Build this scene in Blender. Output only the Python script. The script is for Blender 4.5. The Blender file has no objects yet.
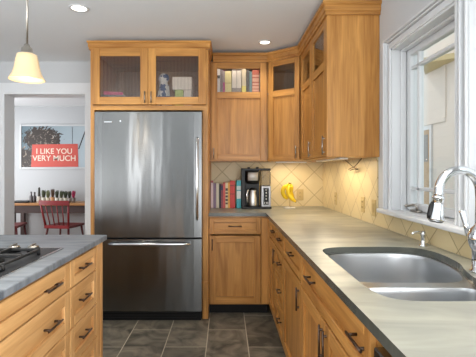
import bpy, bmesh, math, random
from mathutils import Vector, Matrix
random.seed(7)
PI = math.pi
sc = bpy.context.scene
COL = sc.collection

# ------------------------------------------------------------------ camera
F = 385.0; VX, VY = 225.5, 171.5; CZ = 1.28
cam_d = bpy.data.cameras.new('camera'); cam = bpy.data.objects.new('camera', cam_d); COL.objects.link(cam)
cam.location = (0, 0, CZ); cam.rotation_euler = (PI/2, 0, 0)
cam_d.sensor_width = 36; cam_d.lens = 36*F/476
cam_d.shift_x = (238-VX)/476; cam_d.shift_y = -(178.5-VY)/476
cam_d.clip_start = 0.05; cam_d.clip_end = 200
sc.camera = cam
def PX(px, Y): return (px-VX)*Y/F
def PZ(py, Y): return CZ+(VY-py)*Y/F

# ------------------------------------------------------------------ light
sc.view_settings.view_transform = 'Standard'; sc.view_settings.look = 'None'
sc.view_settings.gamma = 1.0; sc.view_settings.use_curve_mapping = False
sc.view_settings.exposure = 0.7
w = bpy.data.worlds.new('daylight'); sc.world = w; w.use_nodes = True
bg = w.node_tree.nodes['Background']; bg.inputs[0].default_value = (0.93, 0.97, 1.0, 1); bg.inputs[1].default_value = 0.9

def area(name, loc, rot, sx, sy, power, col=(1,1,1), portal=False, spread=PI):
    d = bpy.data.lights.new(name, 'AREA'); d.shape = 'RECTANGLE'; d.size = sx; d.size_y = sy
    d.energy = power; d.color = col; d.spread = spread
    if portal: d.cycles.is_portal = True
    o = bpy.data.objects.new(name, d); COL.objects.link(o); o.location = loc; o.rotation_euler = rot
    return o
# daylight coming through the openings (patio doors behind the viewer, windows at the sink, dining room window)
area('patio_portal', (.1, -2.62, 1.2), (-PI/2+PI, 0, 0), 1.6, 2.3, 1, portal=True)
area('side_portal', (-3.32, -.35, 1.25), (0, -PI/2, 0), 2.2, 3.8, 1, portal=True)
area('sink_window_portal', (1.2, 1.58, 1.54), (0, PI/2, 0), 1.0, 1.6, 1, portal=True)
area('dining_portal', (-4.32, 5.5, 1.4), (0, -PI/2, 0), 1.8, 2.0, 1, portal=True)
# fill lamps added out of view, several tilted up to lift the ceiling
def aim(d): return Vector(d).to_track_quat('-Z', 'Y').to_euler()
area('rear_fill', (.2, -2.45, 1.0), aim((-.1, .7, 1)), 1.3, 1.6, 18, (.98, .985, 1.0))  # added lamp behind the viewer, tilted up to brighten the ceiling
area('left_fill', (-3.2, -.35, 1.0), aim((1, .6, 4)), 3.6, 1.2, 62, (.98, .99, 1.0))  # added uplight at the left, out of view, for ceiling fill
area('right_fill', (1.0, -.75, 1.25), aim((-1, .3, .8)), 2.4, 1.9, 95, (.97, .985, 1.0))  # added lamp beside the viewer, brightens the island fronts and ceiling
area('streak_fill', (-1.9, -2.78, 1.25), aim((0, 1, 0)), .95, 2.1, 30, (.98, .99, 1.0))  # added lamp behind the rear slits, strengthens the streaks on the refrigerator
area('dining_fill', (-4.22, 5.5, 1.3), aim((1, 0, .1)), 1.8, 1.5, 25, (.97, .985, 1.0))  # added lamp out of view, fills the dining room from the left
sd_ = bpy.data.lights.new('sun', 'SUN'); sd_.energy = 0.5; sd_.angle = math.radians(3); sd_.color = (1, .97, .92)
so_ = bpy.data.objects.new('sun', sd_); COL.objects.link(so_); so_.rotation_euler = Vector((.55, .05, -.83)).to_track_quat('-Z', 'Y').to_euler()

# ------------------------------------------------------------------ materials
def newmat(name):
    m = bpy.data.materials.new(name); m.use_nodes = True
    nt = m.node_tree; return m, nt, nt.nodes['Principled BSDF']
def srgb(r, g, b):
    f = lambda c: (c/255/12.92) if c/255 <= .04045 else ((c/255+.055)/1.055)**2.4
    return (f(r), f(g), f(b), 1)
def node(nt, typ, **kw):
    n = nt.nodes.new(typ)
    for k, v in kw.items(): setattr(n, k, v)
    return n
def plain(name, c, rough=.5, metal=0, spec=.5, bump=0, bscale=60, coat=0, var=0, vscale=6):
    m, nt, p = newmat(name)
    p.inputs['Base Color'].default_value = c; p.inputs['Roughness'].default_value = rough
    p.inputs['Metallic'].default_value = metal; p.inputs['Specular IOR Level'].default_value = spec
    p.inputs['Coat Weight'].default_value = coat
    tc = node(nt, 'ShaderNodeTexCoord')
    if var:
        n = node(nt, 'ShaderNodeTexNoise'); n.inputs['Scale'].default_value = vscale; n.inputs['Detail'].default_value = 5
        nt.links.new(tc.outputs['Object'], n.inputs['Vector'])
        r = node(nt, 'ShaderNodeValToRGB')
        r.color_ramp.elements[0].position = .3; r.color_ramp.elements[1].position = .7
        r.color_ramp.elements[0].color = tuple(max(0, x*(1-var)) for x in c[:3])+(1,)
        r.color_ramp.elements[1].color = tuple(min(1, x*(1+var)) for x in c[:3])+(1,)
        nt.links.new(n.outputs['Fac'], r.inputs['Fac']); nt.links.new(r.outputs['Color'], p.inputs['Base Color'])
    if bump:
        n = node(nt, 'ShaderNodeTexNoise'); n.inputs['Scale'].default_value = bscale
        nt.links.new(tc.outputs['Object'], n.inputs['Vector'])
        b = node(nt, 'ShaderNodeBump'); b.inputs['Strength'].default_value = bump; b.inputs['Distance'].default_value = .01
        nt.links.new(n.outputs['Fac'], b.inputs['Height']); nt.links.new(b.outputs['Normal'], p.inputs['Normal'])
    return m
def wood(name, axis, c0, c1, rough=.36, var=.06):
    m, nt, p = newmat(name)
    tc = node(nt, 'ShaderNodeTexCoord'); oi = node(nt, 'ShaderNodeObjectInfo')
    add = node(nt, 'ShaderNodeVectorMath', operation='ADD'); mul = node(nt, 'ShaderNodeVectorMath', operation='SCALE')
    cmb = node(nt, 'ShaderNodeCombineXYZ')
    for i in range(3): nt.links.new(oi.outputs['Random'], cmb.inputs[i])
    nt.links.new(cmb.outputs[0], mul.inputs[0]); mul.inputs['Scale'].default_value = 7.3
    nt.links.new(tc.outputs['Object'], add.inputs[0]); nt.links.new(mul.outputs[0], add.inputs[1])
    mp = node(nt, 'ShaderNodeMapping'); s = [13, 13, 13]; s[axis] = 1.3; mp.inputs['Scale'].default_value = s
    nt.links.new(add.outputs[0], mp.inputs['Vector'])
    n = node(nt, 'ShaderNodeTexNoise'); n.inputs['Scale'].default_value = 1; n.inputs['Detail'].default_value = 4; n.inputs['Distortion'].default_value = 1.2
    nt.links.new(mp.outputs[0], n.inputs['Vector'])
    mp2 = node(nt, 'ShaderNodeMapping'); s = [110, 110, 110]; s[axis] = 4; mp2.inputs['Scale'].default_value = s
    nt.links.new(add.outputs[0], mp2.inputs['Vector'])
    n2 = node(nt, 'ShaderNodeTexNoise'); n2.inputs['Scale'].default_value = 1; n2.inputs['Detail'].default_value = 2
    nt.links.new(mp2.outputs[0], n2.inputs['Vector'])
    mix = node(nt, 'ShaderNodeMath', operation='MULTIPLY_ADD'); mix.inputs[1].default_value = .3
    nt.links.new(n2.outputs['Fac'], mix.inputs[0])
    sub = node(nt, 'ShaderNodeMath', operation='MULTIPLY_ADD'); sub.inputs[1].default_value = .7; sub.inputs[2].default_value = 0
    nt.links.new(n.outputs['Fac'], sub.inputs[0]); nt.links.new(sub.outputs[0], mix.inputs[2])
    r = node(nt, 'ShaderNodeValToRGB'); e = r.color_ramp.elements
    e[0].position = .28; e[0].color = c0; e[1].position = .68; e[1].color = c1
    nt.links.new(mix.outputs[0], r.inputs['Fac'])
    hsv = node(nt, 'ShaderNodeHueSaturation'); mr = node(nt, 'ShaderNodeMapRange')
    mr.inputs['To Min'].default_value = 1-var; mr.inputs['To Max'].default_value = 1+var
    nt.links.new(oi.outputs['Random'], mr.inputs['Value']); nt.links.new(mr.outputs[0], hsv.inputs['Value'])
    nt.links.new(r.outputs['Color'], hsv.inputs['Color']); nt.links.new(hsv.outputs[0], p.inputs['Base Color'])
    p.inputs['Roughness'].default_value = rough; p.inputs['Specular IOR Level'].default_value = .4
    return m
def stone(name, c0, c1, rough, scale=3.0, spec=.5, stretch=(1, 3, 1)):
    m, nt, p = newmat(name)
    tc = node(nt, 'ShaderNodeTexCoord'); mp = node(nt, 'ShaderNodeMapping'); mp.inputs['Scale'].default_value = stretch
    nt.links.new(tc.outputs['Object'], mp.inputs['Vector'])
    n = node(nt, 'ShaderNodeTexNoise'); n.inputs['Scale'].default_value = scale; n.inputs['Detail'].default_value = 8; n.inputs['Distortion'].default_value = .8
    nt.links.new(mp.outputs[0], n.inputs['Vector'])
    r = node(nt, 'ShaderNodeValToRGB'); e = r.color_ramp.elements
    e[0].position = .32; e[0].color = c0; e[1].position = .68; e[1].color = c1
    nt.links.new(n.outputs['Fac'], r.inputs['Fac']); nt.links.new(r.outputs['Color'], p.inputs['Base Color'])
    rr = node(nt, 'ShaderNodeMapRange'); rr.inputs['To Min'].default_value = rough-.06; rr.inputs['To Max'].default_value = rough+.06
    nt.links.new(n.outputs['Fac'], rr.inputs['Value']); nt.links.new(rr.outputs[0], p.inputs['Roughness'])
    p.inputs['Specular IOR Level'].default_value = spec
    return m
def mth(nt, op, a, b=None, c=None):
    n = node(nt, 'ShaderNodeMath', operation=op)
    for i, v in enumerate((a, b, c)):
        if v is None: continue
        if isinstance(v, (int, float)): n.inputs[i].default_value = v
        else: nt.links.new(v, n.inputs[i])
    return n.outputs[0]
def diag_tile(name, axis, D, u0, v0, c0, c1, grout, gw=.018):
    m, nt, p = newmat(name)
    tc = node(nt, 'ShaderNodeTexCoord'); sp = node(nt, 'ShaderNodeSeparateXYZ'); nt.links.new(tc.outputs['Object'], sp.inputs[0])
    u = mth(nt, 'SUBTRACT', sp.outputs[axis], u0); v = mth(nt, 'SUBTRACT', sp.outputs[2], v0)
    a = mth(nt, 'DIVIDE', mth(nt, 'ADD', u, v), D); b = mth(nt, 'DIVIDE', mth(nt, 'SUBTRACT', u, v), D)
    def edge(q): return mth(nt, 'ABSOLUTE', mth(nt, 'SUBTRACT', mth(nt, 'FRACT', mth(nt, 'ADD', q, .5)), .5))
    d = mth(nt, 'MINIMUM', edge(a), edge(b))
    mask = node(nt, 'ShaderNodeMapRange'); mask.inputs['From Min'].default_value = gw*.6; mask.inputs['From Max'].default_value = gw*1.3
    nt.links.new(d, mask.inputs['Value'])
    cell = node(nt, 'ShaderNodeCombineXYZ')
    nt.links.new(mth(nt, 'FLOOR', mth(nt, 'ADD', a, 0)), cell.inputs[0]); nt.links.new(mth(nt, 'FLOOR', b), cell.inputs[1])
    wn = node(nt, 'ShaderNodeTexWhiteNoise'); nt.links.new(cell.outputs[0], wn.inputs['Vector'])
    nz = node(nt, 'ShaderNodeTexNoise'); nz.inputs['Scale'].default_value = 9; nz.inputs['Detail'].default_value = 4
    nt.links.new(tc.outputs['Object'], nz.inputs['Vector'])
    f = mth(nt, 'ADD', mth(nt, 'MULTIPLY', wn.outputs['Value'], .45), mth(nt, 'MULTIPLY', nz.outputs['Fac'], .55))
    mx = node(nt, 'ShaderNodeMix', data_type='RGBA'); mx.inputs[6].default_value = c0; mx.inputs[7].default_value = c1; nt.links.new(f, mx.inputs[0])
    mg = node(nt, 'ShaderNodeMix', data_type='RGBA'); mg.inputs[6].default_value = grout; nt.links.new(mx.outputs[2], mg.inputs[7]); nt.links.new(mask.outputs[0], mg.inputs[0])
    nt.links.new(mg.outputs[2], p.inputs['Base Color']); p.inputs['Roughness'].default_value = .42
    bp = node(nt, 'ShaderNodeBump'); bp.inputs['Strength'].default_value = .6; bp.inputs['Distance'].default_value = .004
    nt.links.new(mask.outputs[0], bp.inputs['Height']); nt.links.new(bp.outputs['Normal'], p.inputs['Normal'])
    return m
def slate_floor(name):
    m, nt, p = newmat(name)
    tc = node(nt, 'ShaderNodeTexCoord'); sp = node(nt, 'ShaderNodeSeparateXYZ'); nt.links.new(tc.outputs['Object'], sp.inputs[0])
    TW, TL = .3048, .6096
    x = mth(nt, 'DIVIDE', mth(nt, 'SUBTRACT', sp.outputs[0], PX(173.9, 3.318)), TW)
    col = mth(nt, 'FLOOR', x); fx = mth(nt, 'FRACT', x)
    odd = mth(nt, 'ABSOLUTE', mth(nt, 'MODULO', col, 2))
    y = mth(nt, 'DIVIDE', mth(nt, 'SUBTRACT', sp.outputs[1], F*CZ/(347.0-VY)), TL)
    y = mth(nt, 'ADD', y, mth(nt, 'MULTIPLY', odd, .5)); fy = mth(nt, 'FRACT', y); row = mth(nt, 'FLOOR', y)
    ex = mth(nt, 'MULTIPLY', mth(nt, 'MINIMUM', fx, mth(nt, 'SUBTRACT', 1, fx)), TW)
    ey = mth(nt, 'MULTIPLY', mth(nt, 'MINIMUM', fy, mth(nt, 'SUBTRACT', 1, fy)), TL)
    d = mth(nt, 'MINIMUM', ex, ey)
    mask = node(nt, 'ShaderNodeMapRange'); mask.inputs['From Min'].default_value = .0022; mask.inputs['From Max'].default_value = .0045
    nt.links.new(d, mask.inputs['Value'])
    cell = node(nt, 'ShaderNodeCombineXYZ'); nt.links.new(col, cell.inputs[0]); nt.links.new(row, cell.inputs[1])
    wn = node(nt, 'ShaderNodeTexWhiteNoise'); nt.links.new(cell.outputs[0], wn.inputs['Vector'])
    ad = node(nt, 'ShaderNodeVectorMath', operation='MULTIPLY_ADD'); ad.inputs[1].default_value = (9, 9, 9)
    nt.links.new(wn.outputs['Color'], ad.inputs[0]); nt.links.new(tc.outputs['Object'], ad.inputs[2])
    nz = node(nt, 'ShaderNodeTexNoise'); nz.inputs['Scale'].default_value = 5; nz.inputs['Detail'].default_value = 9; nz.inputs['Distortion'].default_value = 1.6
    nt.links.new(ad.outputs[0], nz.inputs['Vector'])
    r = node(nt, 'ShaderNodeValToRGB'); e = r.color_ramp.elements
    e[0].position = .33; e[0].color = srgb(70, 65, 56); e[1].position = .7; e[1].color = srgb(138, 129, 112)
    f = mth(nt, 'ADD', nz.outputs['Fac'], mth(nt, 'MULTIPLY', mth(nt, 'SUBTRACT', wn.outputs['Value'], .5), .12))
    nt.links.new(f, r.inputs['Fac'])
    mg = node(nt, 'ShaderNodeMix', data_type='RGBA'); mg.inputs[6].default_value = srgb(182, 172, 152)
    nt.links.new(r.outputs['Color'], mg.inputs[7]); nt.links.new(mask.outputs[0], mg.inputs[0])
    nt.links.new(mg.outputs[2], p.inputs['Base Color']); p.inputs['Roughness'].default_value = .55
    h = mth(nt, 'ADD', mth(nt, 'MULTIPLY', nz.outputs['Fac'], .8), mask.outputs[0])
    bp = node(nt, 'ShaderNodeBump'); bp.inputs['Strength'].default_value = .5; bp.inputs['Distance'].default_value = .004
    nt.links.new(h, bp.inputs['Height']); nt.links.new(bp.outputs['Normal'], p.inputs['Normal'])
    return m
def brushed(name, c, rough=.28, aniso_axis=2, wav=.0, base_bump=.0):
    """brushed stainless; wav = gentle large-scale unevenness of the sheet"""
    m, nt, p = newmat(name)
    p.inputs['Base Color'].default_value = c; p.inputs['Metallic'].default_value = 1; p.inputs['Roughness'].default_value = rough
    tc = node(nt, 'ShaderNodeTexCoord')
    mp = node(nt, 'ShaderNodeMapping'); s = [220, 220, 220]; s[aniso_axis] = 3; mp.inputs['Scale'].default_value = s
    nt.links.new(tc.outputs['Object'], mp.inputs['Vector'])
    n = node(nt, 'ShaderNodeTexNoise'); n.inputs['Scale'].default_value = 1; nt.links.new(mp.outputs[0], n.inputs['Vector'])
    rr = node(nt, 'ShaderNodeMapRange'); rr.inputs['To Min'].default_value = rough-.02; rr.inputs['To Max'].default_value = rough+.02
    nt.links.new(n.outputs['Fac'], rr.inputs['Value']); nt.links.new(rr.outputs[0], p.inputs['Roughness'])
    if wav:
        p.inputs['Anisotropic'].default_value = .9; tg = node(nt, 'ShaderNodeCombineXYZ'); tg.inputs[2].default_value = 1; nt.links.new(tg.outputs[0], p.inputs['Tangent'])
        mp2 = node(nt, 'ShaderNodeMapping'); mp2.inputs['Scale'].default_value = (5.5, 5.5, .9)
        nt.links.new(tc.outputs['Object'], mp2.inputs['Vector'])
        n2 = node(nt, 'ShaderNodeTexNoise'); n2.inputs['Scale'].default_value = 1; n2.inputs['Detail'].default_value = 1.5
        nt.links.new(mp2.outputs[0], n2.inputs['Vector'])
        b = node(nt, 'ShaderNodeBump'); b.inputs['Strength'].default_value = 1; b.inputs['Distance'].default_value = wav
        nt.links.new(n2.outputs['Fac'], b.inputs['Height']); nt.links.new(b.outputs['Normal'], p.inputs['Normal'])
    return m
def glass(name, tint, refl=.12, ribs=False, rough=.02):
    m, nt, p = newmat(name); nt.nodes.remove(p)
    out = nt.nodes['Material Output']
    tr = node(nt, 'ShaderNodeBsdfTransparent'); tr.inputs[0].default_value = tint
    gl = node(nt, 'ShaderNodeBsdfGlossy'); gl.inputs['Roughness'].default_value = rough
    fr = node(nt, 'ShaderNodeLayerWeight')
    f = mth(nt, 'MULTIPLY_ADD', mth(nt, 'POWER', fr.outputs['Facing'], 5), .9, refl*.6)
    mx = node(nt, 'ShaderNodeMixShader'); nt.links.new(f, mx.inputs[0]); nt.links.new(tr.outputs[0], mx.inputs[1]); nt.links.new(gl.outputs[0], mx.inputs[2])
    if ribs:
        tc = node(nt, 'ShaderNodeTexCoord'); wv = node(nt, 'ShaderNodeTexWave'); wv.inputs['Scale'].default_value = 26
        nt.links.new(tc.outputs['Object'], wv.inputs['Vector'])
        b = node(nt, 'ShaderNodeBump'); b.inputs['Distance'].default_value = .004; b.inputs['Strength'].default_value = .5
        nt.links.new(wv.outputs['Fac'], b.inputs['Height']); nt.links.new(b.outputs['Normal'], gl.inputs['Normal'])
        m2 = node(nt, 'ShaderNodeMix', data_type='RGBA'); m2.inputs[6].default_value = tint; m2.inputs[7].default_value = tuple(x*.78 for x in tint[:3])+(1,)
        nt.links.new(wv.outputs['Fac'], m2.inputs[0]); nt.links.new(m2.outputs[2], tr.inputs[0])
    nt.links.new(mx.outputs[0], out.inputs[0])
    return m
def emit(name, c, s):
    m, nt, p = newmat(name)
    p.inputs['Base Color'].default_value = c; p.inputs['Emission Color'].default_value = c; p.inputs['Emission Strength'].default_value = s
    return m

W0, W1 = srgb(144, 92, 40), srgb(206, 151, 82)
M = {}
M['wood_z'] = wood('maple_vertical_grain', 2, W0, W1)
M['wood_x'] = wood('maple_horizontal_grain', 0, W0, W1)
M['isl_z'] = wood('lit_maple_vertical_grain', 2, srgb(178, 126, 72), srgb(226, 180, 122))  # same maple made paler, the island's daylight put into its colour
M['isl_x'] = wood('lit_maple_horizontal_grain', 0, srgb(178, 126, 72), srgb(226, 180, 122))  # horizontal grain of that maple, likewise paled for the daylight
M['wood_in'] = wood('cabinet_interior', 2, srgb(150, 120, 92), srgb(176, 146, 116), .5)
M['bronze'] = plain('dark_bronze', srgb(92, 76, 66), .3, .9)
M['nickel'] = plain('brushed_nickel', srgb(165, 160, 152), .3, 1)
M['chrome'] = plain('chrome', srgb(225, 227, 230), .07, 1)
M['steel'] = brushed('brushed_stainless', srgb(116, 117, 117), .20, 2, .007)
M['steel_sink'] = plain('satin_sink_steel', srgb(186, 188, 190), .32, 1)
M['steel_bar'] = plain('polished_steel_bar', srgb(205, 206, 208), .16, 1)
M['black'] = plain('black_plastic', srgb(17, 17, 18), .4, spec=.3)
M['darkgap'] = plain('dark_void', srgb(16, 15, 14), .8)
M['iron'] = plain('cast_iron', srgb(26, 26, 27), .5, bump=.15, bscale=300)
M['cook'] = plain('cooktop_black', srgb(40, 41, 43), .45, spec=.25)
M['stone'] = stone('soapstone_counter', srgb(112, 113, 105), srgb(162, 160, 146), .33, 2.6)
M['stone_i'] = stone('island_slate_counter', srgb(88, 94, 101), srgb(130, 136, 142), .4, 5.0, stretch=(1, 5, 1))
M['wallp'] = plain('grey_wall_paint', srgb(196, 198, 200), .7, bump=.04, bscale=250)
M['ceilp'] = plain('ceiling_paint', srgb(226, 229, 231), .8, bump=.04, bscale=250)
M['trim'] = plain('white_trim_paint', srgb(208, 210, 212), .35)
M['tile_b'] = diag_tile('beige_diagonal_tile_back', 0, .2425, -.034, 1.275, srgb(206, 186, 142), srgb(222, 204, 162), srgb(172, 151, 112), .016)
M['tile_r'] = diag_tile('beige_diagonal_tile_side', 1, .2425, 1.694, .930, srgb(206, 186, 142), srgb(222, 204, 162), srgb(172, 151, 112), .016)
M['floor'] = slate_floor('slate_tile')
M['wfloor'] = wood('dining_floor_boards', 1, srgb(120, 84, 54), srgb(150, 108, 72), .4)
M['glass'] = glass('clear_glass', (.95, .97, .97, 1), .06)
M['reed'] = glass('reeded_glass', (.92, .90, .88, 1), .10, True, .18)
M['cabglass'] = glass('cabinet_glass', (.98, .98, .97, 1), .07, False, .05)
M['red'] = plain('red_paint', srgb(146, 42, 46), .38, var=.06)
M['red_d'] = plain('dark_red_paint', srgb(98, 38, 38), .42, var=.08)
M['plate'] = plain('almond_plastic', srgb(192, 168, 116), .4)
M['yellow'] = plain('banana_yellow', srgb(236, 200, 30), .45, var=.10, vscale=14)
M['banana_tip'] = plain('banana_stem', srgb(96, 84, 36), .6)
M['whitec'] = plain('white_ceramic', srgb(232, 230, 224), .25)
M['cardw'] = plain('white_cardboard', srgb(222, 222, 218), .6)
M['green'] = plain('light_green_card', srgb(176, 204, 118), .6)
M['pink'] = plain('pink_card', srgb(214, 96, 140), .6)
M['greyc'] = plain('grey_card', srgb(130, 132, 136), .6)

# ------------------------------------------------------------------ mesh helpers
class MB:
    def __init__(s): s.bm = bmesh.new(); s.smooth = []
    def _mark(s, faces, mi, smooth=False):
        for f in faces: f.material_index = mi; f.smooth = smooth
    def box(s, x0, x1, y0, y1, z0, z1, mi=0, bev=0, seg=1, mat=None):
        t = bmesh.new()
        bmesh.ops.create_cube(t, size=1)
        for v in t.verts:
            v.co = Vector(((x0+x1)/2+v.co.x*(x1-x0), (y0+y1)/2+v.co.y*(y1-y0), (z0+z1)/2+v.co.z*(z1-z0)))
        if bev: bmesh.ops.bevel(t, geom=t.edges[:], offset=bev, segments=seg, affect='EDGES', profile=.5)
        return s.absorb(t, mi, mat)
    def absorb(s, t, mi=0, mat=None, smooth=False):
        vm = {}
        for v in t.verts: vm[v] = s.bm.verts.new((mat @ v.co) if mat is not None else v.co)
        for f in t.faces:
            try: nf = s.bm.faces.new([vm[v] for v in f.verts]); nf.material_index = mi; nf.smooth = smooth
            except ValueError: pass
        t.free(); return s
    def tube(s, pts, r, seg=10, mi=0, closed=False, cap=True):
        pts = [Vector(p) for p in pts]; n = len(pts)
        rs = r if isinstance(r, (list, tuple)) else [r]*n
        rings = []; up = None
        for i, p in enumerate(pts):
            if closed: d = (pts[(i+1) % n]-pts[i-1])
            else: d = pts[min(i+1, n-1)]-pts[max(i-1, 0)]
            d.normalize()
            if up is None:
                up = Vector((0, 0, 1)) if abs(d.z) < .9 else Vector((1, 0, 0))
            a = d.cross(up)
            if a.length < 1e-6: a = d.cross(Vector((0, 1, .3)))
            a.normalize(); b = a.cross(d); b.normalize(); up = b
            rings.append([s.bm.verts.new(p+(a*math.cos(2*PI*k/seg)+b*math.sin(2*PI*k/seg))*rs[i]) for k in range(seg)])
        m = n if closed else n-1
        for i in range(m):
            A, B = rings[i], rings[(i+1) % n]
            for k in range(seg):
                f = s.bm.faces.new([A[k], A[(k+1) % seg], B[(k+1) % seg], B[k]]); f.material_index = mi; f.smooth = True
        if cap and not closed:
            f = s.bm.faces.new(rings[0][::-1]); f.material_index = mi
            f = s.bm.faces.new(rings[-1]); f.material_index = mi
        return s
    def lathe(s, prof, loc=(0, 0, 0), seg=24, mi=0, mat=None, smooth=True, sx=1, sy=1):
        """prof: list of (r,z)"""
        loc = Vector(loc); rings = []
        for r, z in prof:
            if r < 1e-6:
                p = Vector((0, 0, z)); p = (mat @ p if mat is not None else p)+loc
                rings.append([s.bm.verts.new(p)])
            else:
                ring = []
                for k in range(seg):
                    p = Vector((sx*r*math.cos(2*PI*k/seg), sy*r*math.sin(2*PI*k/seg), z))
                    p = (mat @ p if mat is not None else p)+loc; ring.append(s.bm.verts.new(p))
                rings.append(ring)
        for A, B in zip(rings, rings[1:]):
            for k in range(seg):
                a = [A[0]] if len(A) == 1 else [A[k], A[(k+1) % seg]]
                b = [B[0]] if len(B) == 1 else [B[(k+1) % seg], B[k]]
                if len(a)+len(b) < 3: continue
                f = s.bm.faces.new(a+b); f.material_index = mi; f.smooth = smooth
        return s
    def prism(s, poly, z0, z1, mi=0, mat=None, holes=()):
        t = bmesh.new(); loops = []
        for lp in [poly]+list(holes):
            vs = [t.verts.new((x, y, z1)) for x, y in lp]; loops.append(vs)
            for i in range(len(vs)): t.edges.new((vs[i], vs[(i+1) % len(vs)]))
        if holes: bmesh.ops.triangle_fill(t, edges=t.edges[:], use_beauty=True)
        else: t.faces.new(loops[0])
        for f in t.faces:
            if f.normal.z == 0: f.normal_update()
            if f.normal.z < 0: f.normal_flip()
        top = t.faces[:]
        vm = {v: t.verts.new((v.co.x, v.co.y, z0)) for v in t.verts[:]}
        for f in top: t.faces.new([vm[v] for v in reversed(f.verts)])
        for vs in loops:
            for i in range(len(vs)):
                a, b = vs[i], vs[(i+1) % len(vs)]; t.faces.new([a, b, vm[b], vm[a]])
        bmesh.ops.recalc_face_normals(t, faces=t.faces[:])
        return s.absorb(t, mi, mat)
    def sweep(s, path, prof, side=1, mi=0, caps=True):
        """mitred moulding along a plan polyline; prof: closed list of (offset, z)"""
        P = [Vector((p[0], p[1])) for p in path]; n = len(P); N = []
        for i in range(n):
            ns = []
            if i > 0: d = (P[i]-P[i-1]).normalized(); ns.append(Vector((d.y, -d.x))*side)
            if i < n-1: d = (P[i+1]-P[i]).normalized(); ns.append(Vector((d.y, -d.x))*side)
            if len(ns) == 1: N.append(ns[0])
            else:
                b = (ns[0]+ns[1]).normalized(); N.append(b/max(.3, b.dot(ns[0])))
        rings = [[s.bm.verts.new((P[i].x+N[i].x*o, P[i].y+N[i].y*o, z)) for o, z in prof] for i in range(n)]
        m = len(prof)
        for A, B in zip(rings, rings[1:]):
            for k in range(m):
                f = s.bm.faces.new([A[k], A[(k+1) % m], B[(k+1) % m], B[k]]); f.material_index = mi
        if caps:
            s.bm.faces.new(rings[0]).material_index = mi; s.bm.faces.new(rings[-1][::-1]).material_index = mi
        return s
    def build(s, name, mats, parent=None, world=False, fix=True):
        if fix: bmesh.ops.recalc_face_normals(s.bm, faces=s.bm.faces[:])
        me = bpy.data.meshes.new(name); 
        if world and parent is not None:
            q, wm = parent, Matrix.Identity(4)
            while q is not None: wm = Matrix.Translation(q.location) @ q.rotation_euler.to_matrix().to_4x4() @ wm; q = q.parent
            s.bm.transform(wm.inverted())
        s.bm.to_mesh(me); s.bm.free()
        for m in (mats if isinstance(mats, (list, tuple)) else [mats]): me.materials.append(M[m] if isinstance(m, str) else m)
        o = bpy.data.objects.new(name, me); COL.objects.link(o)
        if parent is not None: o.parent = parent
        return o
def thing(name, label, cat, loc=(0, 0, 0), rz=0, group=None):
    o = bpy.data.objects.new(name, None); COL.objects.link(o); o.location = loc; o.rotation_euler = (0, 0, rz)
    o.empty_display_size = .05
    return tag(o, label, cat, group)
def tag(o, label, cat, group=None):
    o['label'] = label; o['category'] = cat
    if group: o['group'] = group
    return o
def struct(mb, name, mats, label=None):
    o = mb.build(name, mats); o['kind'] = 'structure'
    if label: o['label'] = label
    return o
def centre(o):
    """move a world-coordinate mesh's origin to its base centre"""
    vs = [v.co for v in o.data.vertices]
    c = Vector(((min(v.x for v in vs)+max(v.x for v in vs))/2, (min(v.y for v in vs)+max(v.y for v in vs))/2, min(v.z for v in vs)))
    o.data.transform(Matrix.Translation(-c)); o.location = c; return o
def arc(cx, cy, r, a0, a1, n): return [(cx+r*math.cos(a0+(a1-a0)*i/n), cy+r*math.sin(a0+(a1-a0)*i/n)) for i in range(n+1)]
def spline(pts, n=6, closed=True):
    out = []; L = len(pts); V = [Vector(p) for p in pts]
    for i in range(L if closed else L-1):
        g = (lambda k: V[k % L]) if closed else (lambda k: V[max(0, min(L-1, k))])
        p0, p1, p2, p3 = g(i-1), g(i), g(i+1), g(i+2)
        for k in range(n):
            t = k/n
            out.append(.5*((2*p1)+(p2-p0)*t+(2*p0-5*p1+4*p2-p3)*t*t+(3*p1-p0-3*p2+p3)*t**3))
    if not closed: out.append(V[-1])
    return out

# ------------------------------------------------------------------ room shell
YB, XR, CEIL, XL, YREAR = 4.06, 1.033, 2.44, -3.3, -2.6
WT = .17
struct(MB().box(XL-.1, XR+.15, YREAR-.1, YB, -.06, 0), 'floor', 'floor', 'dark slate tile kitchen floor with pale grout')
struct(MB().box(-4.3, 0, YB, 6.95, -.06, -.001), 'floor_dining', 'wfloor')
struct(MB().box(-4.3, XR+.15, YREAR-.1, 6.95, CEIL, CEIL+.1), 'ceiling', 'ceilp', 'light grey painted ceiling')
OX0, OX1, OZ = -2.336, PX(86.5, YB), 2.105
b = MB()
b.box(XL-.1, OX0, YB, YB+WT, 0, CEIL); b.box(OX0, OX1, YB, YB+WT, OZ, CEIL); b.box(OX1, XR+.15, YB, YB+WT, 0, CEIL)
struct(b, 'wall_back', 'wallp', 'grey wall with wide opening to the dining room')
b = MB()   # flat cased trim around the dining opening
b.box(OX0-.10, OX0, YB-.014, YB, 0, OZ, bev=.002); b.box(OX0-.10, OX1+.07, YB-.014, YB, OZ, OZ+.108, bev=.002); b.box(OX1, OX1+.07, YB-.014, YB, 0, OZ, bev=.002)
b.box(OX0, OX0+.012, YB-.014, YB+WT+.01, 0, OZ-.012); b.box(OX1-.012, OX1, YB-.014, YB+WT+.01, 0, OZ-.012); b.box(OX0, OX1, YB-.014, YB+WT+.01, OZ-.012, OZ)
struct(b, 'trim_1', plain('pale_grey_trim', srgb(222, 224, 226), .5), 'grey painted casing around dining room opening')
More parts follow.
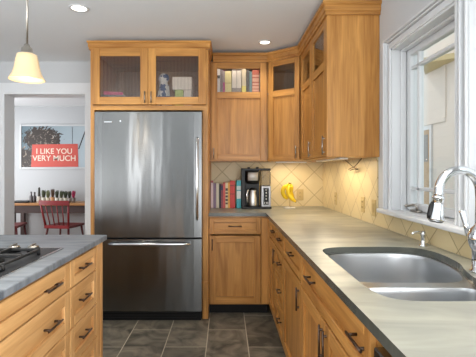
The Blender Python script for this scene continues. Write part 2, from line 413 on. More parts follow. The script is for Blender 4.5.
# right wall with two window openings
WY1, WY0 = 2.355, 1.685      # first window (far, near)
VY1, VY0 = 1.612, .80        # second window
WZ0, WZ1 = 1.045, 2.03
b = MB(); x0, x1 = XR, XR+.15
b.box(x0, x1, WY1, YB, 0, CEIL); b.box(x0, x1, WY0, WY1, 0, WZ0-.03); b.box(x0, x1, WY0, WY1, WZ1, CEIL)
b.box(x0, x1, VY1, WY0, 0, CEIL); b.box(x0, x1, VY0, VY1, 0, WZ0-.03); b.box(x0, x1, VY0, VY1, WZ1, CEIL)
b.box(x0, x1, .5, VY0, 0, CEIL); b.box(x0, x1, YREAR, -2.0, 0, CEIL); b.box(x0, x1, -2.0, .5, 2.3, CEIL)
struct(b, 'wall_right', 'wallp', 'grey wall with white sink windows')
b = MB(); b.box(XL-.1, XL, YREAR, -2.3, 0, CEIL); b.box(XL-.1, XL, 1.6, YB, 0, CEIL); b.box(XL-.1, XL, -2.3, 1.6, 0, .15); b.box(XL-.1, XL, -2.3, 1.6, 2.35, CEIL)
for y in (-1.0, .3): b.box(XL-.08, XL-.02, y-.04, y+.04, .15, 2.35)
struct(b, 'wall_left', 'wallp')
b = MB(); ra, rb_ = YREAR-.1, YREAR   # rear wall: glazed door lights on the left, patio opening on the right
for x0, x1 in ((XL-.1, -2.3), (-1.98, -1.66), (-1.50, -.7), (.9, XR+.15)): b.box(x0, x1, ra, rb_, 0, CEIL)
b.box(-2.3, -1.98, ra, rb_, 0, .15); b.box(-2.3, -1.98, ra, rb_, 2.3, CEIL); b.box(-1.66, -1.50, ra, rb_, 0, .15); b.box(-1.66, -1.50, ra, rb_, 2.3, CEIL); b.box(-.7, .9, ra, rb_, 2.35, CEIL)
struct(b, 'wall_rear', 'wallp')
YD = 6.83
struct(MB().box(-4.3, 0, YD, YD+.12, 0, CEIL), 'wall_dining', 'wallp', 'grey dining room wall')
struct(MB().box(-.1, 0, YB+WT, YD, 0, CEIL), 'wall_dining_right', 'wallp')
b = MB(); b.box(-4.4, -4.3, YB, 4.5, 0, CEIL); b.box(-4.4, -4.3, 6.5, YD+.12, 0, CEIL); b.box(-4.4, -4.3, 4.5, 6.5, 0, .5); b.box(-4.4, -4.3, 4.5, 6.5, 2.3, CEIL); b.box(-4.4, XL-.1, YB, YB+.1, 0, CEIL)
struct(b, 'wall_dining_left', 'wallp')

# backsplash
struct(MB().box(-.149, XR-.008, YB-.008, YB, .914, 1.40), 'trim_2', 'tile_b', 'beige diagonal tile backsplash on back wall')
b = MB(); b.box(XR-.008, XR, 2.60, YB-.008, .914, 1.40); b.box(XR-.008, XR, .3, 2.60, .914, WZ0-.024)
struct(b, 'trim_3', 'tile_r', 'beige diagonal tile backsplash on window wall')

# windows
def window(idx, ya, yb, crank):
    """ya far, yb near"""
    root = thing('window_%d' % idx, '', 'window', (XR, (ya+yb)/2, WZ0)); del root['label']; del root['category']
    root['kind'] = 'structure'; root['label'] = ['white casement window with divided panes beyond the faucet', 'white casement window at the right edge of the photo'][idx-1]
    b = MB()   # jamb liner + stops
    for (a, c) in ((ya-.012, ya), (yb, yb+.012)):
        b.box(XR-.02, XR+.15, a, c, WZ0, WZ1)
    b.box(XR-.02, XR+.15, yb, ya, WZ1-.012, WZ1); b.box(XR+.0, XR+.15, yb, ya, WZ0-.03, WZ0+.004)
    for (a, c) in ((ya-.026, ya-.012), (yb+.012, yb+.026)): b.box(XR+.03, XR+.062, a, c, WZ0, WZ1-.012, bev=.003)
    b.box(XR+.03, XR+.062, yb+.012, ya-.012, WZ1-.026, WZ1-.012, bev=.003)
    b.build('window_frame', 'trim', root, world=True)
    s0, s1 = XR+.066, XR+.106; g = .012+.006; st = .042
    A, B, Z0, Z1 = ya-g, yb+g, WZ0+.008, WZ1-.018
    b = MB()
    b.box(s0, s1, A-st, A, Z0, Z1, bev=.004); b.box(s0, s1, B, B+st, Z0, Z1, bev=.004)
    b.box(s0, s1, B+st, A-st, Z1-st, Z1, bev=.004); b.box(s0, s1, B+st, A-st, Z0, Z0+st, bev=.004)
    sash = b.build('sash', 'trim', root, world=True)
    b = MB(); mw = .010
    for yy in (A-st-.085, B+st+.085): b.box(s0+.006, s1-.004, yy-mw, yy+mw, Z0+st, Z1-st, bev=.003)
    for zz in (Z1-st-.075, Z0+st+.085): b.box(s0+.006, s1-.004, B+st, A-st, zz-mw, zz+mw, bev=.003)
    b.build('muntin_grid', 'trim', root, world=True)
    MB().box(s0+.018, s0+.023, B+st-.005, A-st+.005, Z0+st-.005, Z1-st+.005).build('pane', 'glass', root, world=True)
    if crank:
        b = MB(); yc = PX(416.5, 1) ; yc = F*(XR+.05)/(416.5-VX)
        b.box(XR+.035, XR+.06, yc-.05, yc+.05, WZ0+.004, WZ0+.018, bev=.004)
        b.tube([(XR+.045, yc-.02, WZ0+.015), (XR+.04, yc-.02, WZ0+.04), (XR+.03, yc-.01, WZ0+.046), (XR+.02, yc+.045, WZ0+.036)], .007, 8)
        b.tube([(XR+.02, yc+.045, WZ0+.03), (XR+.01, yc+.05, WZ0+.044)], .010, 8)
        b.build('window_crank', 'nickel', root, world=True)
    return root
window(1, WY1, WY0, True); window(2, VY1, VY0, False)
b = MB(); cx1 = XR
STRIPS = ((0, .012, .046), (.015, .024, .036), (.027, .052, .022), (.055, .068, .030))   # (from outer edge, to, thickness): back band, ogee step, flat, bead
yo, yn, zo = WY1+.068, VY0-.068, WZ1+.068
b.box(cx1-.010, cx1, WY1, yo-.002, WZ0, zo-.002); b.box(cx1-.010, cx1, yn+.002, VY0, WZ0, zo-.002); b.box(cx1-.010, cx1, VY0, WY1, WZ1, zo-.002)
for d0, d1, th in STRIPS:
    b.box(cx1-th, cx1-.001, yo-d1, yo-d0, WZ0, zo-d0, bev=.002); b.box(cx1-th, cx1-.001, yn+d0, yn+d1, WZ0, zo-d0, bev=.002)
    b.box(cx1-th, cx1-.001, yn+d1, yo-d1, zo-d1, zo-d0, bev=.002)
b.box(cx1-.010, cx1, VY1, WY0, WZ0, WZ1)
for d0, d1, th in ((0, .013, .030), (.016, .028, .020), (.031, .044, .036), (.047, .060, .020), (.063, .076, .030)):
    k = (WY0-VY1+.006)/.076; b.box(cx1-th, cx1-.001, VY1-.003+d0*k, VY1-.003+d1*k, WZ0, WZ1, bev=.002)
struct(b, 'trim_4', 'trim', 'white moulded casing around sink windows')
b = MB(); b.box(.965, XR+.02, .70, WY1+.115, WZ0-.026, WZ0, bev=.007, seg=2)
struct(b, 'trim_5', 'trim', 'white window stool above the backsplash')

# outside: neighbour's house front seen through the glass
NX = 3.5
def siding(name, c):
    m, nt, p = newmat(name); tc = node(nt, 'ShaderNodeTexCoord'); sp = node(nt, 'ShaderNodeSeparateXYZ'); nt.links.new(tc.outputs['Object'], sp.inputs[0])
    f = mth(nt, 'FRACT', mth(nt, 'DIVIDE', sp.outputs[2], .16))
    b = node(nt, 'ShaderNodeBump'); b.inputs['Distance'].default_value = .02; b.inputs['Strength'].default_value = .8
    nt.links.new(f, b.inputs['Height']); nt.links.new(b.outputs['Normal'], p.inputs['Normal'])
    p.inputs['Base Color'].default_value = c; p.inputs['Roughness'].default_value = .8; return m
M['siding'] = siding('pale_lap_siding', srgb(220, 212, 204))
nh = thing('neighbour_house', 'pale beige house wall with narrow door seen through the window', 'house', (NX, 7, -.4))
MB().box(NX, NX+.2, 2.5, 12, -.4, 5.5).build('siding_wall', 'siding', nh, world=True)
b = MB(); b.box(NX-.03, NX, 6.50, 6.56, -.4, 2.0); b.box(NX-.03, NX, 6.90, 6.96, -.4, 2.0); b.box(NX-.03, NX, 6.50, 6.96, 2.0, 2.07)
fr = b.build('door_frame', 'trim', nh, world=True)
dr = MB().box(NX-.015, NX, 6.56, 6.90, -.4, 2.0).build('narrow_door', plain('tan_door_paint', srgb(176, 150, 118), .6), nh, world=True)
MB().box(NX-.02, NX-.015, 6.62, 6.86, 1.45, 1.92).build('door_light', plain('dull_pane', srgb(120, 118, 114), .3), dr, world=True)
b = MB(); b.box(NX-.02, NX, 6.1, 6.16, 2.14, 3.0); b.box(NX-.02, NX, 6.1, 6.9, 2.08, 2.13)
b.build('wall_trim', 'siding', nh, world=True)
awn = MB(); awn.prism([(NX, 5.7), (NX, 6.75), (NX-.42, 6.05)], 2.98, 3.06)
awn.build('eave_bracket', plain('khaki_soffit', srgb(196, 180, 140), .7), nh, world=True)
struct(MB().box(XR+.16, 9, -3, 14, -.5, -.4), 'ground', plain('lawn', srgb(120, 128, 96), .9))
# ------------------------------------------------------------------ cabinets
HB, DT = .014, .02    # handle standoff, door thickness
def handle(parent, x, z, length, vertical, mat='bronze', r=.0048, name='handle', yf=-DT):
    b = MB(); y = yf-HB; h = length/2; p = h*.72
    if vertical:
        b.tube([(x, y, z-h), (x, y, z+h)], r, 8)
        for s in (-p, p): b.tube([(x, yf+.014, z+s), (x, y, z+s)], r*1.1, 8)
    else:
        b.tube([(x-h, y, z), (x+h, y, z)], r, 8)
        for s in (-p, p): b.tube([(x+s, yf+.014, z), (x+s, y, z)], r*1.1, 8)
    return b.build(name, mat, parent)
def shaker(b, x0, x1, z0, z1, fw, y0=-DT, y1=0, split=None, rec=.013, glass_top=False, hpanel=False, rail=None):
    """frame (slot 0 vertical grain, slot 1 horizontal) with recessed panel(s)"""
    bv = .0025; rail = rail or fw
    b.box(x0, x0+fw, y0, y1, z0, z1, 0, bv); b.box(x1-fw, x1, y0, y1, z0, z1, 0, bv)
    b.box(x0+fw, x1-fw, y0, y1, z1-rail, z1, 1, bv); b.box(x0+fw, x1-fw, y0, y1, z0, z0+rail, 1, bv)
    lo, hi = z0+rail, z1-rail
    if split:
        b.box(x0+fw, x1-fw, y0, y1, split[0], split[1], 1, bv); hi = split[0]
    if not (glass_top and not split): b.box(x0+fw-.004, x1-fw+.004, y0+rec, y1-.004, lo-.004, hi+.004, 1 if hpanel else 0)
def door(root, x0, x1, z0, z1, fw=.057, hpos=None, hmat='bronze', split=None, glassmat=None, gname='glass_pane', hlen=.13):
    b = MB(); shaker(b, x0, x1, z0, z1, fw, split=split, glass_top=bool(glassmat))
    d = b.build('door', ['wood_z', 'wood_x'], root)
    if glassmat:
        g0 = split[1] if split else z0+fw
        MB().box(x0+fw-.004, x1-fw+.004, -.012, -.008, g0-.004, z1-fw+.004).build(gname, glassmat, d)
    if hpos: handle(d, hpos[0], hpos[1], hlen, True, hmat)
    return d
def drawer(root, x0, x1, z0, z1, fw=.04, handles=(None,), hlen=.11, mats=('wood_z', 'wood_x')):
    b = MB(); shaker(b, x0, x1, z0, z1, fw, hpanel=True)
    d = b.build('drawer', list(mats), root)
    for hx in handles: handle(d, (x0+x1)/2 if hx is None else hx, (z0+z1)/2, hlen, False)
    return d
def carcass(root, wd, depth, z0, z1, toe=0, shelf=None, inner='wood_in', t=.018, name='carcass', zx=('wood_z', 'wood_x')):
    b = MB()
    b.box(0, t, 0, depth, z0, z1, 0); b.box(wd-t, wd, 0, depth, z0, z1, 0)
    b.box(t, wd-t, 0, depth, z0, z0+t, 1); b.box(t, wd-t, 0, depth, z1-t, z1, 1); b.box(t, wd-t, depth-.01, depth, z0+t, z1-t, 2)
    if shelf: b.box(t, wd-t, .01, depth-.01, shelf-t, shelf, 2)
    o = b.build(name, [zx[0], zx[1], inner], root)
    if toe:
        MB().box(0.001, wd-.001, toe, depth, 0, z0).build('toe_kick', 'darkgap', root)
    return o
TK = .10; CT = .884
# --- back base cabinet (between refrigerator and corner)
XB0, XC = -.149, .38         # left end, face plane of the right run
YBF = 3.42                   # carcass front of the back run
r = thing('base_cabinet', 'wooden base cabinet with one drawer, right beside the refrigerator', 'cabinet', (XB0, YBF, 0))
wd = XC-XB0
carcass(r, wd, .63, TK, CT-.002, toe=.075)
dw = PX(260.5, YBF)-XB0
drawer(r, .006, dw, .725, .868, .038, hlen=.12)
door(r, .006, dw, .115, .712, .06, (.032, .635), hlen=.10)
MB().box(dw+.004, wd, -.02, 0, .115, .868).build('filler', 'wood_z', r)
# --- right run base cabinets: local +x runs towards the viewer
YS = [3.40, 2.92, 2.562, 1.943, 1.012]
def rb(name, label, i): return thing(name, label, 'cabinet', (XC+DT, YS[i], 0), -PI/2), YS[i]-YS[i+1]
r, wd = rb('base_cabinet', 'narrow wooden base cabinet in the inner corner under the long counter', 0)
carcass(r, wd, .61, TK, CT-.002, toe=.08)
MB().box(0, .10, -.02, 0, .115, .868).build('filler', 'wood_z', r)
drawer(r, .104, wd-.003, .725, .868, .038); door(r, .104, wd-.003, .115, .712, .06, (wd-.05, .625), hlen=.12)
r, wd = rb('drawer_cabinet', 'wooden bank of four stacked drawers under the long right counter', 1)
carcass(r, wd, .61, TK, CT-.002, toe=.08)
for z0, z1 in ((.725, .868), (.535, .712), (.335, .522), (.115, .322)): drawer(r, .003, wd-.003, z0, z1, .04, hlen=.10)
r, wd = rb('base_cabinet', 'wooden base cabinet with drawer and one door, between drawer bank and sink cabinet', 2)
carcass(r, wd, .61, TK, CT-.002, toe=.08)
drawer(r, .003, wd-.003, .725, .868, .038); door(r, .003, wd-.003, .115, .712, .06, (wd-.05, .62), hlen=.12)
r, wd = rb('sink_cabinet', 'wide wooden sink cabinet with false front and paired doors', 3)
b = MB(); t = .018   # open-topped so that the bowls hang inside
b.box(0, t, 0, .61, TK, CT-.002, 0); b.box(wd-t, wd, 0, .61, TK, CT-.002, 0); b.box(t, wd-t, 0, .61, TK, TK+t, 1); b.box(t, wd-t, .60, .61, TK+t, CT-.002, 2); b.box(t, wd-t, 0, .02, .70, CT-.002, 1)
b.build('carcass', ['wood_z', 'wood_x', 'wood_in'], r); MB().box(.001, wd-.001, .08, .61, 0, TK).build('toe_kick', 'darkgap', r)
drawer(r, .003, wd-.003, .712, .872, .042, handles=(.21, wd-.095), hlen=.13)
door(r, .003, wd/2-.002, .115, .70, .06, (wd/2-.03, .61), hlen=.14); door(r, wd/2+.002, wd-.003, .115, .70, .06, (wd/2+.03, .61), hlen=.14)
# dishwasher at the near end
r = thing('dishwasher', 'stainless dishwasher front tucked under the counter, nearest the viewer', 'dishwasher', (XC+.005, 1.002, 0), -PI/2)
MB().box(.004, .595, .03, .58, .09, .83, bev=.003).build('tub', 'black', r)
MB().box(0, .6, 0, .03, .10, .825, bev=.004).build('door_panel', 'steel', r)
MB().tube([(.06, -.035, .77), (.54, -.035, .77)], .010).tube([(.08, 0, .77), (.08, -.035, .77)], .007).tube([(.52, 0, .77), (.52, -.035, .77)], .007).build('handle', 'steel_bar', r)
MB().box(.01, .59, .07, .5, 0, .09).build('toe_kick', 'darkgap', r)

# --- countertop (L) with sink cut-out
sink_pts = [(.444, 1.30), (.444, 1.45), (.444, 1.62), (.446, 1.76), (.470, 1.825), (.525, 1.858), (.603, 1.868), (.72, 1.873), (.829, 1.871), (.895, 1.850), (.932, 1.81), (.951, 1.74),
            (.950, 1.65), (.931, 1.53), (.893, 1.438), (.862, 1.34), (.85, 1.25), (.83, 1.17), (.785, 1.11), (.70, 1.088), (.60, 1.086), (.52, 1.092), (.470, 1.125), (.447, 1.20)]
cut = [(p.x, p.y) for p in spline(sink_pts, 4)]
b = MB(); XE = .357
b.prism([(XB0, 3.395), (XE, 3.395), (XE, .30), (XR-.01, .30), (XR-.01, YB-.01), (XB0, YB-.01)], CT, .914, holes=[cut])
ct = centre(b.build('countertop', 'stone')); tag(ct, 'grey green stone countertop wrapping the corner and holding the sink', 'countertop')
M['stone_shade'] = stone('soapstone_shaded_edge', srgb(66, 69, 66), srgb(92, 93, 86), .2, 2.6); ct.data.materials.append(M['stone_shade'])   # same stone, with the shade on the cut edges put into the colour
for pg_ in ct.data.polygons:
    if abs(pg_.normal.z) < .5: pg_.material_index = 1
bv = ct.modifiers.new('edge', 'BEVEL'); bv.width = .003; bv.segments = 2; bv.limit_method = 'ANGLE'; bv.angle_limit = math.radians(50)

# --- sink
def resample(poly, n):
    P = [Vector(p) for p in poly]; L = [0]
    for i in range(len(P)): L.append(L[-1]+(P[(i+1) % len(P)]-P[i]).length)
    out = []; j = 0
    for k in range(n):
        d = L[-1]*k/n
        while L[j+1] < d: j += 1
        t = (d-L[j])/max(1e-9, L[j+1]-L[j]); out.append(P[j].lerp(P[(j+1) % len(P)], t))
    return out
def clip(poly, y, above):
    out = []; n = len(poly)
    for i in range(n):
        a, c = poly[i], poly[(i+1) % n]; ia = (a[1] > y) == above; ic = (c[1] > y) == above
        if ia: out.append(a)
        if ia != ic: t = (y-a[1])/(c[1]-a[1]); out.append((a[0]+(c[0]-a[0])*t, y))
    return out
def smooth(P, it):
    for _ in range(it): P = [(P[i-1]+P[i]*2+P[(i+1) % len(P)])/4 for i in range(len(P))]
    return P
def offs(P, d):
    n = len(P); out = []
    A = sum(P[i].x*P[(i+1) % n].y-P[(i+1) % n].x*P[i].y for i in range(n)); sgn = 1 if A > 0 else -1
    for i in range(n):
        t = (P[(i+1) % n]-P[i-1]).normalized(); out.append(P[i]+Vector((-t.y, t.x))*sgn*d)
    return out
sk = thing('sink', 'stainless double bowl sink set under the stone counter', 'sink', (.69, 1.48, .70))
big = smooth(resample(clip(cut, 1.367, True), 88), 14); small = smooth(resample(clip(cut, 1.32, False), 72), 12)
big = offs(big, .007); small = offs(small, .007)
rim = offs(resample(cut, 90), -.012)
b = MB(); b.prism([(p.x, p.y) for p in rim], CT-.0045, CT-.001, holes=[[(p.x, p.y) for p in big], [(p.x, p.y) for p in small]])
b.build('rim', 'steel_sink', sk, world=True)
def bowl(P, depth, name):
    b = MB(); lv = [(0, -.001), (.001, -.004), (.004, -.02), (.010, -depth*.6), (.016, -depth+.035), (.028, -depth+.012), (.05, -depth), ]
    rings = []
    for o, z in lv:
        Q = offs(P, o); rings.append([b.bm.verts.new((p.x, p.y, CT+z)) for p in Q])
    n = len(P)
    for A, B in zip(rings, rings[1:]):
        for k in range(n): f = b.bm.faces.new([A[k], A[(k+1) % n], B[(k+1) % n], B[k]]); f.smooth = True
    b.bm.faces.new(rings[-1])
    o = b.build(name, 'steel_sink', sk, world=True); return o
for P, dp in ((big, .20), (small, .15)):
    o = bowl(P, dp, 'bowl'); c = sum(P, Vector((0, 0)))/len(P)
    MB().lathe([(0, .003), (.03, .003), (.043, .004), (.045, 0), (.045, -.004)], (c.x-.69, c.y-1.48, CT-dp-.70+.001), 20).build('drain', 'chrome', o)

# --- faucet (gooseneck with pull-down spray head)
FX, FY = .925, 1.40
fa = thing('faucet', 'chrome gooseneck faucet with pull down spray head over the sink', 'faucet', (FX, FY, .914))
b = MB().lathe([(0, 0), (.034, 0), (.034, .006), (.027, .012), (.025, .05), (.026, .08), (.034, .095), (.040, .115), (.040, .135), (.032, .155), (.020, .168), (.016, .18), (0, .18)], seg=28)
b.build('body', 'chrome', fa)
cx, cz, R = -.074, .297, .074
pts = [(0.0, 0, .17), (0.002, 0, cz-.03)]
pts += [(cx+R*math.cos(a), 0, cz+R*math.sin(a)) for a in [math.radians(d) for d in range(0, 181, 12)]]
td_ = (Vector(pts[-1])-Vector(pts[-2])).normalized(); pts += [tuple(Vector(pts[-1])+td_*.01), tuple(Vector(pts[-1])+td_*.024)]
end = Vector(pts[-1]); tdir = (Vector(pts[-1])-Vector(pts[-2])).normalized()
rad = [.0165]*(len(pts)-2)+[.0170, .0175]
MB().tube(pts, rad, 14).build('spout', 'chrome', fa)
sp0 = end; sp1 = end+tdir*.088
hd = MB(); hd.tube([sp0-tdir*.004, sp0+tdir*.004, sp0+tdir*.006, sp0+tdir*.03, sp0+tdir*.078, sp0+tdir*.088], [.0180, .022, .0185, .0195, .0265, .026], 18)
hdo = hd.build('spray_head', 'chrome', fa)
side = Vector((-1, 0, 0)); side = (side-tdir*side.dot(tdir)).normalized()
MB().tube([sp0+tdir*.02+side*.0185, sp0+tdir*.035+side*.023, sp0+tdir*.068+side*.027, sp0+tdir*.082+side*.027], [.006, .0085, .0085, .006], 8).build('spray_button', 'black', hdo)
MB().tube([sp1-tdir*.001, sp1+tdir*.004], [.023, .021], 18).build('nozzle', 'black', hdo)
b = MB(); b.tube([(0, .03, .125), (0, .062, .128)], .013, 12); b.tube([(-.004, .058, .130), (-.006, .072, .165), (-.008, .088, .205), (-.008, .091, .214)], [.0125, .0095, .012, .0135], 12)
b.build('lever', 'chrome', fa)
# soap dispenser
sx, sy = PX(423.3, 1.885), 1.885
sd = thing('soap_dispenser', 'small chrome soap pump behind the far end of the sink', 'soap dispenser', (sx, sy, .914))
MB().lathe([(0, 0), (.021, 0), (.021, .005), (.013, .010), (.0115, .03), (.0115, .05), (.014, .055), (.014, .066), (.009, .074), (0, .075)], seg=18).build('body', 'chrome', sd)
MB().tube([(0, 0, .062), (-.025, -.008, .070), (-.055, -.016, .069), (-.064, -.018, .062)], [.008, .0065, .006, .005], 10).build('spout', 'chrome', sd)

# ------------------------------------------------------------------ refrigerator and its surround
YF = 3.34; FX0, FX1 = -1.171, -.149
r = thing('refrigerator_cabinet', 'tall wooden surround with two reeded glass doors above the refrigerator', 'cabinet', (FX0, YF, 0))
wd = FX1-FX0; dp = YB-YF
ZC0, ZC1 = 1.813, 2.35
MB().box(0, .033, 0, dp, 0, ZC0, 0).build('side_panel', 'wood_z', r)
b = MB().box(wd-.051, wd, 0, dp, .0, ZC0, 0, .002); b.box(wd-.054, wd+.003, -.004, .02, .30, .325, 0, .003)
b.build('side_panel', 'wood_z', r)
b = MB(); t = .02
b.box(0, t, 0, dp, ZC0, ZC1, 0); b.box(wd-t, wd, 0, dp, ZC0, ZC1, 0); b.box(t, wd-t, 0, dp, ZC0, ZC0+.04, 1); b.box(t, wd-t, 0, dp, ZC1-.02, ZC1, 1); b.box(t, wd-t, dp-.01, dp, ZC0, ZC1, 2)
b.box(wd/2-.012, wd/2+.012, 0, .02, ZC0+.04, ZC1-.02, 0)
b.build('carcass', ['wood_z', 'wood_x', 'wood_in'], r)
m_ = wd/2-.008
door(r, .018, m_-.0015, 1.858, 2.342, .066, (m_-.028, 1.92), 'nickel', None, 'reed', hlen=.10)
door(r, m_+.0015, wd-.018, 1.858, 2.342, .066, (m_+.028, 1.92), 'nickel', None, 'reed', hlen=.10)
crown_prof = [(0, 2.335), (.012, 2.335), (.012, 2.352), (.017, 2.356), (.017, 2.388), (.026, 2.394), (.026, 2.408), (0, 2.408)]
b = MB().sweep([(0, dp), (0, 0), (wd, 0), (wd, .36)], [(o_, z_) for o_, z_ in crown_prof], side=1)
b.box(-.002, wd+.002, 0, dp, 2.35, 2.404)
b.build('crown_moulding', 'wood_x', r)

SURR = r
f = thing('refrigerator', 'tall stainless refrigerator with bottom freezer drawer', 'refrigerator', (-.655, 3.26, 0))
FL, FR = -1.110+.655, -.202+.655
MB().box(FL+.008, FR-.008, .068, .76, .03, 1.785).build('casing', 'black', f)
def sheet(x0, x1, z0, z1, bulge=.001, bev=.003):
    """a slightly bowed stainless door skin with rounded long edges"""
    b = MB(); n = 14; prof = []
    for i in range(n+1):
        u = i/n; x = x0+(x1-x0)*u
        prof.append((x, -bulge*math.sin(PI*u)+ (bev*(1-min(1, min(u, 1-u)*n)) )))
    poly = prof+[(x1, .066), (x0, .066)]
    b.prism(poly, z0, z1)
    for fc in b.bm.faces:
        if abs(fc.normal.z) < .5: fc.smooth = False
    return b
d = sheet(FL, FR, .722, 1.785).build('fresh_food_door', 'steel', f)
hx = PX(196.8, 3.2)+.655
MB().tube([(hx, .0, 1.565), (hx, -.03, 1.55), (hx, -.048, 1.50), (hx, -.055, 1.2), (hx, -.048, .93), (hx, -.03, .885), (hx, .0, .87)], [.009, .011, .012, .012, .012, .011, .009], 12).build('handle', 'steel_bar', d)
b = MB(); bx = PX(108, 3.255)+.655; bz = PZ(122, 3.255)
b.box(bx-.035, bx+.035, -.006, -.001, bz-.006, bz+.007, bev=.002); b.build('badge', 'chrome', d)
MB().tube([(bx+.105, .0, bz+.008), (bx+.105, -.006, bz+.008)], .007, 12).build('round_badge', 'chrome', d)
d = sheet(FL, FR, .095, .706).build('freezer_drawer', 'steel', f)
hz = PZ(245, 3.2); hl, hr = PX(108, 3.2)+.655, PX(189, 3.2)+.655
n = 12; pts = [(hl+(hr-hl)*i/n, -.030-.028*math.sin(PI*i/n), hz+.004*math.sin(PI*i/n)) for i in range(n+1)]
b = MB().tube([(hl-.002, 0.0, hz)]+pts+[(hr+.002, 0.0, hz)], [.008]+[.010+.006*math.sin(PI*i/n) for i in range(n+1)]+[.008], 12)
b.build('handle', 'steel_bar', d)
b = MB(); b.box(FL+.01, FR-.01, .055, .075, .0, .092)
for k in range(5): b.box(FL+.05, FR-.05, .050, .056, .018+k*.014, .024+k*.014)
b.build('toe_grille', 'black', f)

# things stored behind the reeded doors
ZS = ZC0+.04
def tbox(name, mat, label, cat, x0, x1, y0, y1, z0, z1, bev=.002, group=None):
    o = centre(MB().box(x0, x1, y0, y1, z0, z1, 0, bev).build(name, mat)); return tag(o, label, cat, group)
yc = 3.55
def obox(px0, px1, y, dpth, z0, h): return (PX(px0, y), PX(px1, y), y, y+dpth, z0, z0+h)
tbox('storage_box', 'greyc', 'grey storage box behind the left glass door above the refrigerator', 'box', *obox(101, 124, 3.50, .26, ZS, .125), .006)
o = MB().box(-.085, .085, -.11, .11, 0, .030, 0, .004).build('magazine', 'pink'); o.location = (PX(113, 3.6), 3.62, ZS+.126); o.rotation_euler = (0, 0, .25)
tag(o, 'pink magazine lying on the grey box behind left glass door', 'magazine')
# paper towel like bundle: crumpled bag of blue and white
bag = MB(); bag.lathe([(0, 0), (.058, 0), (.062, .04), (.052, .10), (.040, .15), (.030, .175), (.042, .20), (.034, .225), (.012, .232), (0, .232)], (0, 0, 0), 22)
for v in bag.bm.verts:
    v.co.x *= 1.12; v.co.y *= 1.0; v.co.z *= 1.42
    k = 1+.10*math.sin(v.co.z*60+v.co.x*50)+.08*math.sin(v.co.y*90); v.co.x *= k; v.co.y *= k
mbag, nt, p = newmat('blue_white_plastic'); tc = node(nt, 'ShaderNodeTexCoord'); nz = node(nt, 'ShaderNodeTexNoise'); nz.inputs['Scale'].default_value = 14
nt.links.new(tc.outputs['Object'], nz.inputs['Vector']); rp = node(nt, 'ShaderNodeValToRGB'); rp.color_ramp.interpolation = 'CONSTANT'
rp.color_ramp.elements[0].color = srgb(40, 74, 130); rp.color_ramp.elements[1].position = .47; rp.color_ramp.elements[1].color = srgb(214, 220, 226)
nt.links.new(nz.outputs['Fac'], rp.inputs['Fac']); nt.links.new(rp.outputs[0], p.inputs['Base Color']); p.inputs['Roughness'].default_value = .3
o = bag.build('snack_bag', mbag); o.location = (PX(163.5, 3.55), 3.56, ZS+.001); tag(o, 'crumpled blue and white plastic bag behind the right glass door', 'bag')
tbox('carton', 'green', 'small light green carton under the white box behind right glass', 'box', *obox(175, 183, 3.52, .14, ZS, .172))
tbox('carton', 'cardw', 'small white carton beside the light green carton', 'box', *obox(183.6, 191.5, 3.52, .14, ZS, .172))
tbox('box', 'cardw', 'wide white box stacked on the two small cartons', 'box', *obox(172.5, 192, 3.52, .15, ZS+.174, .118))

# ------------------------------------------------------------------ upper cabinets
ZU0, ZU1 = 1.378, 2.34; SPL = (1.985, 2.045)
UF = 3.72
r = thing('wall_cabinet', 'wooden wall cabinet with books behind glass, right of the refrigerator', 'cabinet', (FX1, UF, 0))
wd = .404-FX1
carcass(r, wd-.002, YB-UF-.001, ZU0, ZU1, shelf=2.04)
door(r, .012, wd-.012, ZU0+.012, ZU1-.012, .058, (.036, 1.455), 'nickel', SPL, 'cabglass', hlen=.10)
# corner (diagonal) unit
A, B = Vector((.404, 3.70)), Vector((.68, 3.48)); dl = (B-A).length; ang = math.atan2(B.y-A.y, B.x-A.x)
nrm = Vector((math.sin(ang), -math.cos(ang)))    # towards the room
A2 = A-nrm*DT
def inner_light(root, x, y, z, sx, pw):
    MB().box(x-sx/2, x+sx/2, y-.012, y+.012, z-.010, z, 0, .002).build('interior_light', 'whitec', root)
    d = bpy.data.lights.new('cabinet_glow', 'AREA'); d.shape = 'RECTANGLE'; d.size = sx; d.size_y = .02; d.energy = pw; d.color = (1, .88, .72)
    o = bpy.data.objects.new('light_source', d); COL.objects.link(o); o.parent = root; o.location = (x, y, z-.012)
inner_light(r, wd/2, .035, ZU1-.019, .40, .22)
r = thing('corner_wall_cabinet', 'diagonal wooden corner wall cabinet with small glass pane', 'cabinet', (A2.x, A2.y, 0), ang)
b = MB(); poly = [(.406, YB-.001), (.406, 3.722), (.701, 3.482), (XR-.001, 3.482), (XR-.001, YB-.001)]
b.prism(poly, ZU0, ZU0+.018, 1); b.prism(poly, ZU1-.018, ZU1, 1); b.prism(poly, 2.022, 2.04, 2)
b.box(.406, .422, 3.73, YB-.001, ZU0, ZU1, 0); b.box(.72, XR-.001, 3.482, 3.50, ZU0, ZU1, 0); b.box(.406, XR-.001, YB-.011, YB-.001, ZU0, ZU1, 2); b.box(XR-.011, XR-.001, 3.49, YB-.011, ZU0, ZU1, 2)
b.build('carcass', ['wood_z', 'wood_x', 'wood_in'], r, world=True)
b = MB(); b.box(0, .022, -.0, .02, ZU0, ZU1); b.box(dl-.03, dl-.008, 0, .02, ZU0, ZU1); b.build('face_stile', 'wood_z', r)
door(r, .010, dl-.014, ZU0+.012, ZU1-.012, .05, (dl-.045, 1.46), 'nickel', SPL, 'cabglass', hlen=.11)
YU = [3.472, 3.06, 2.59]
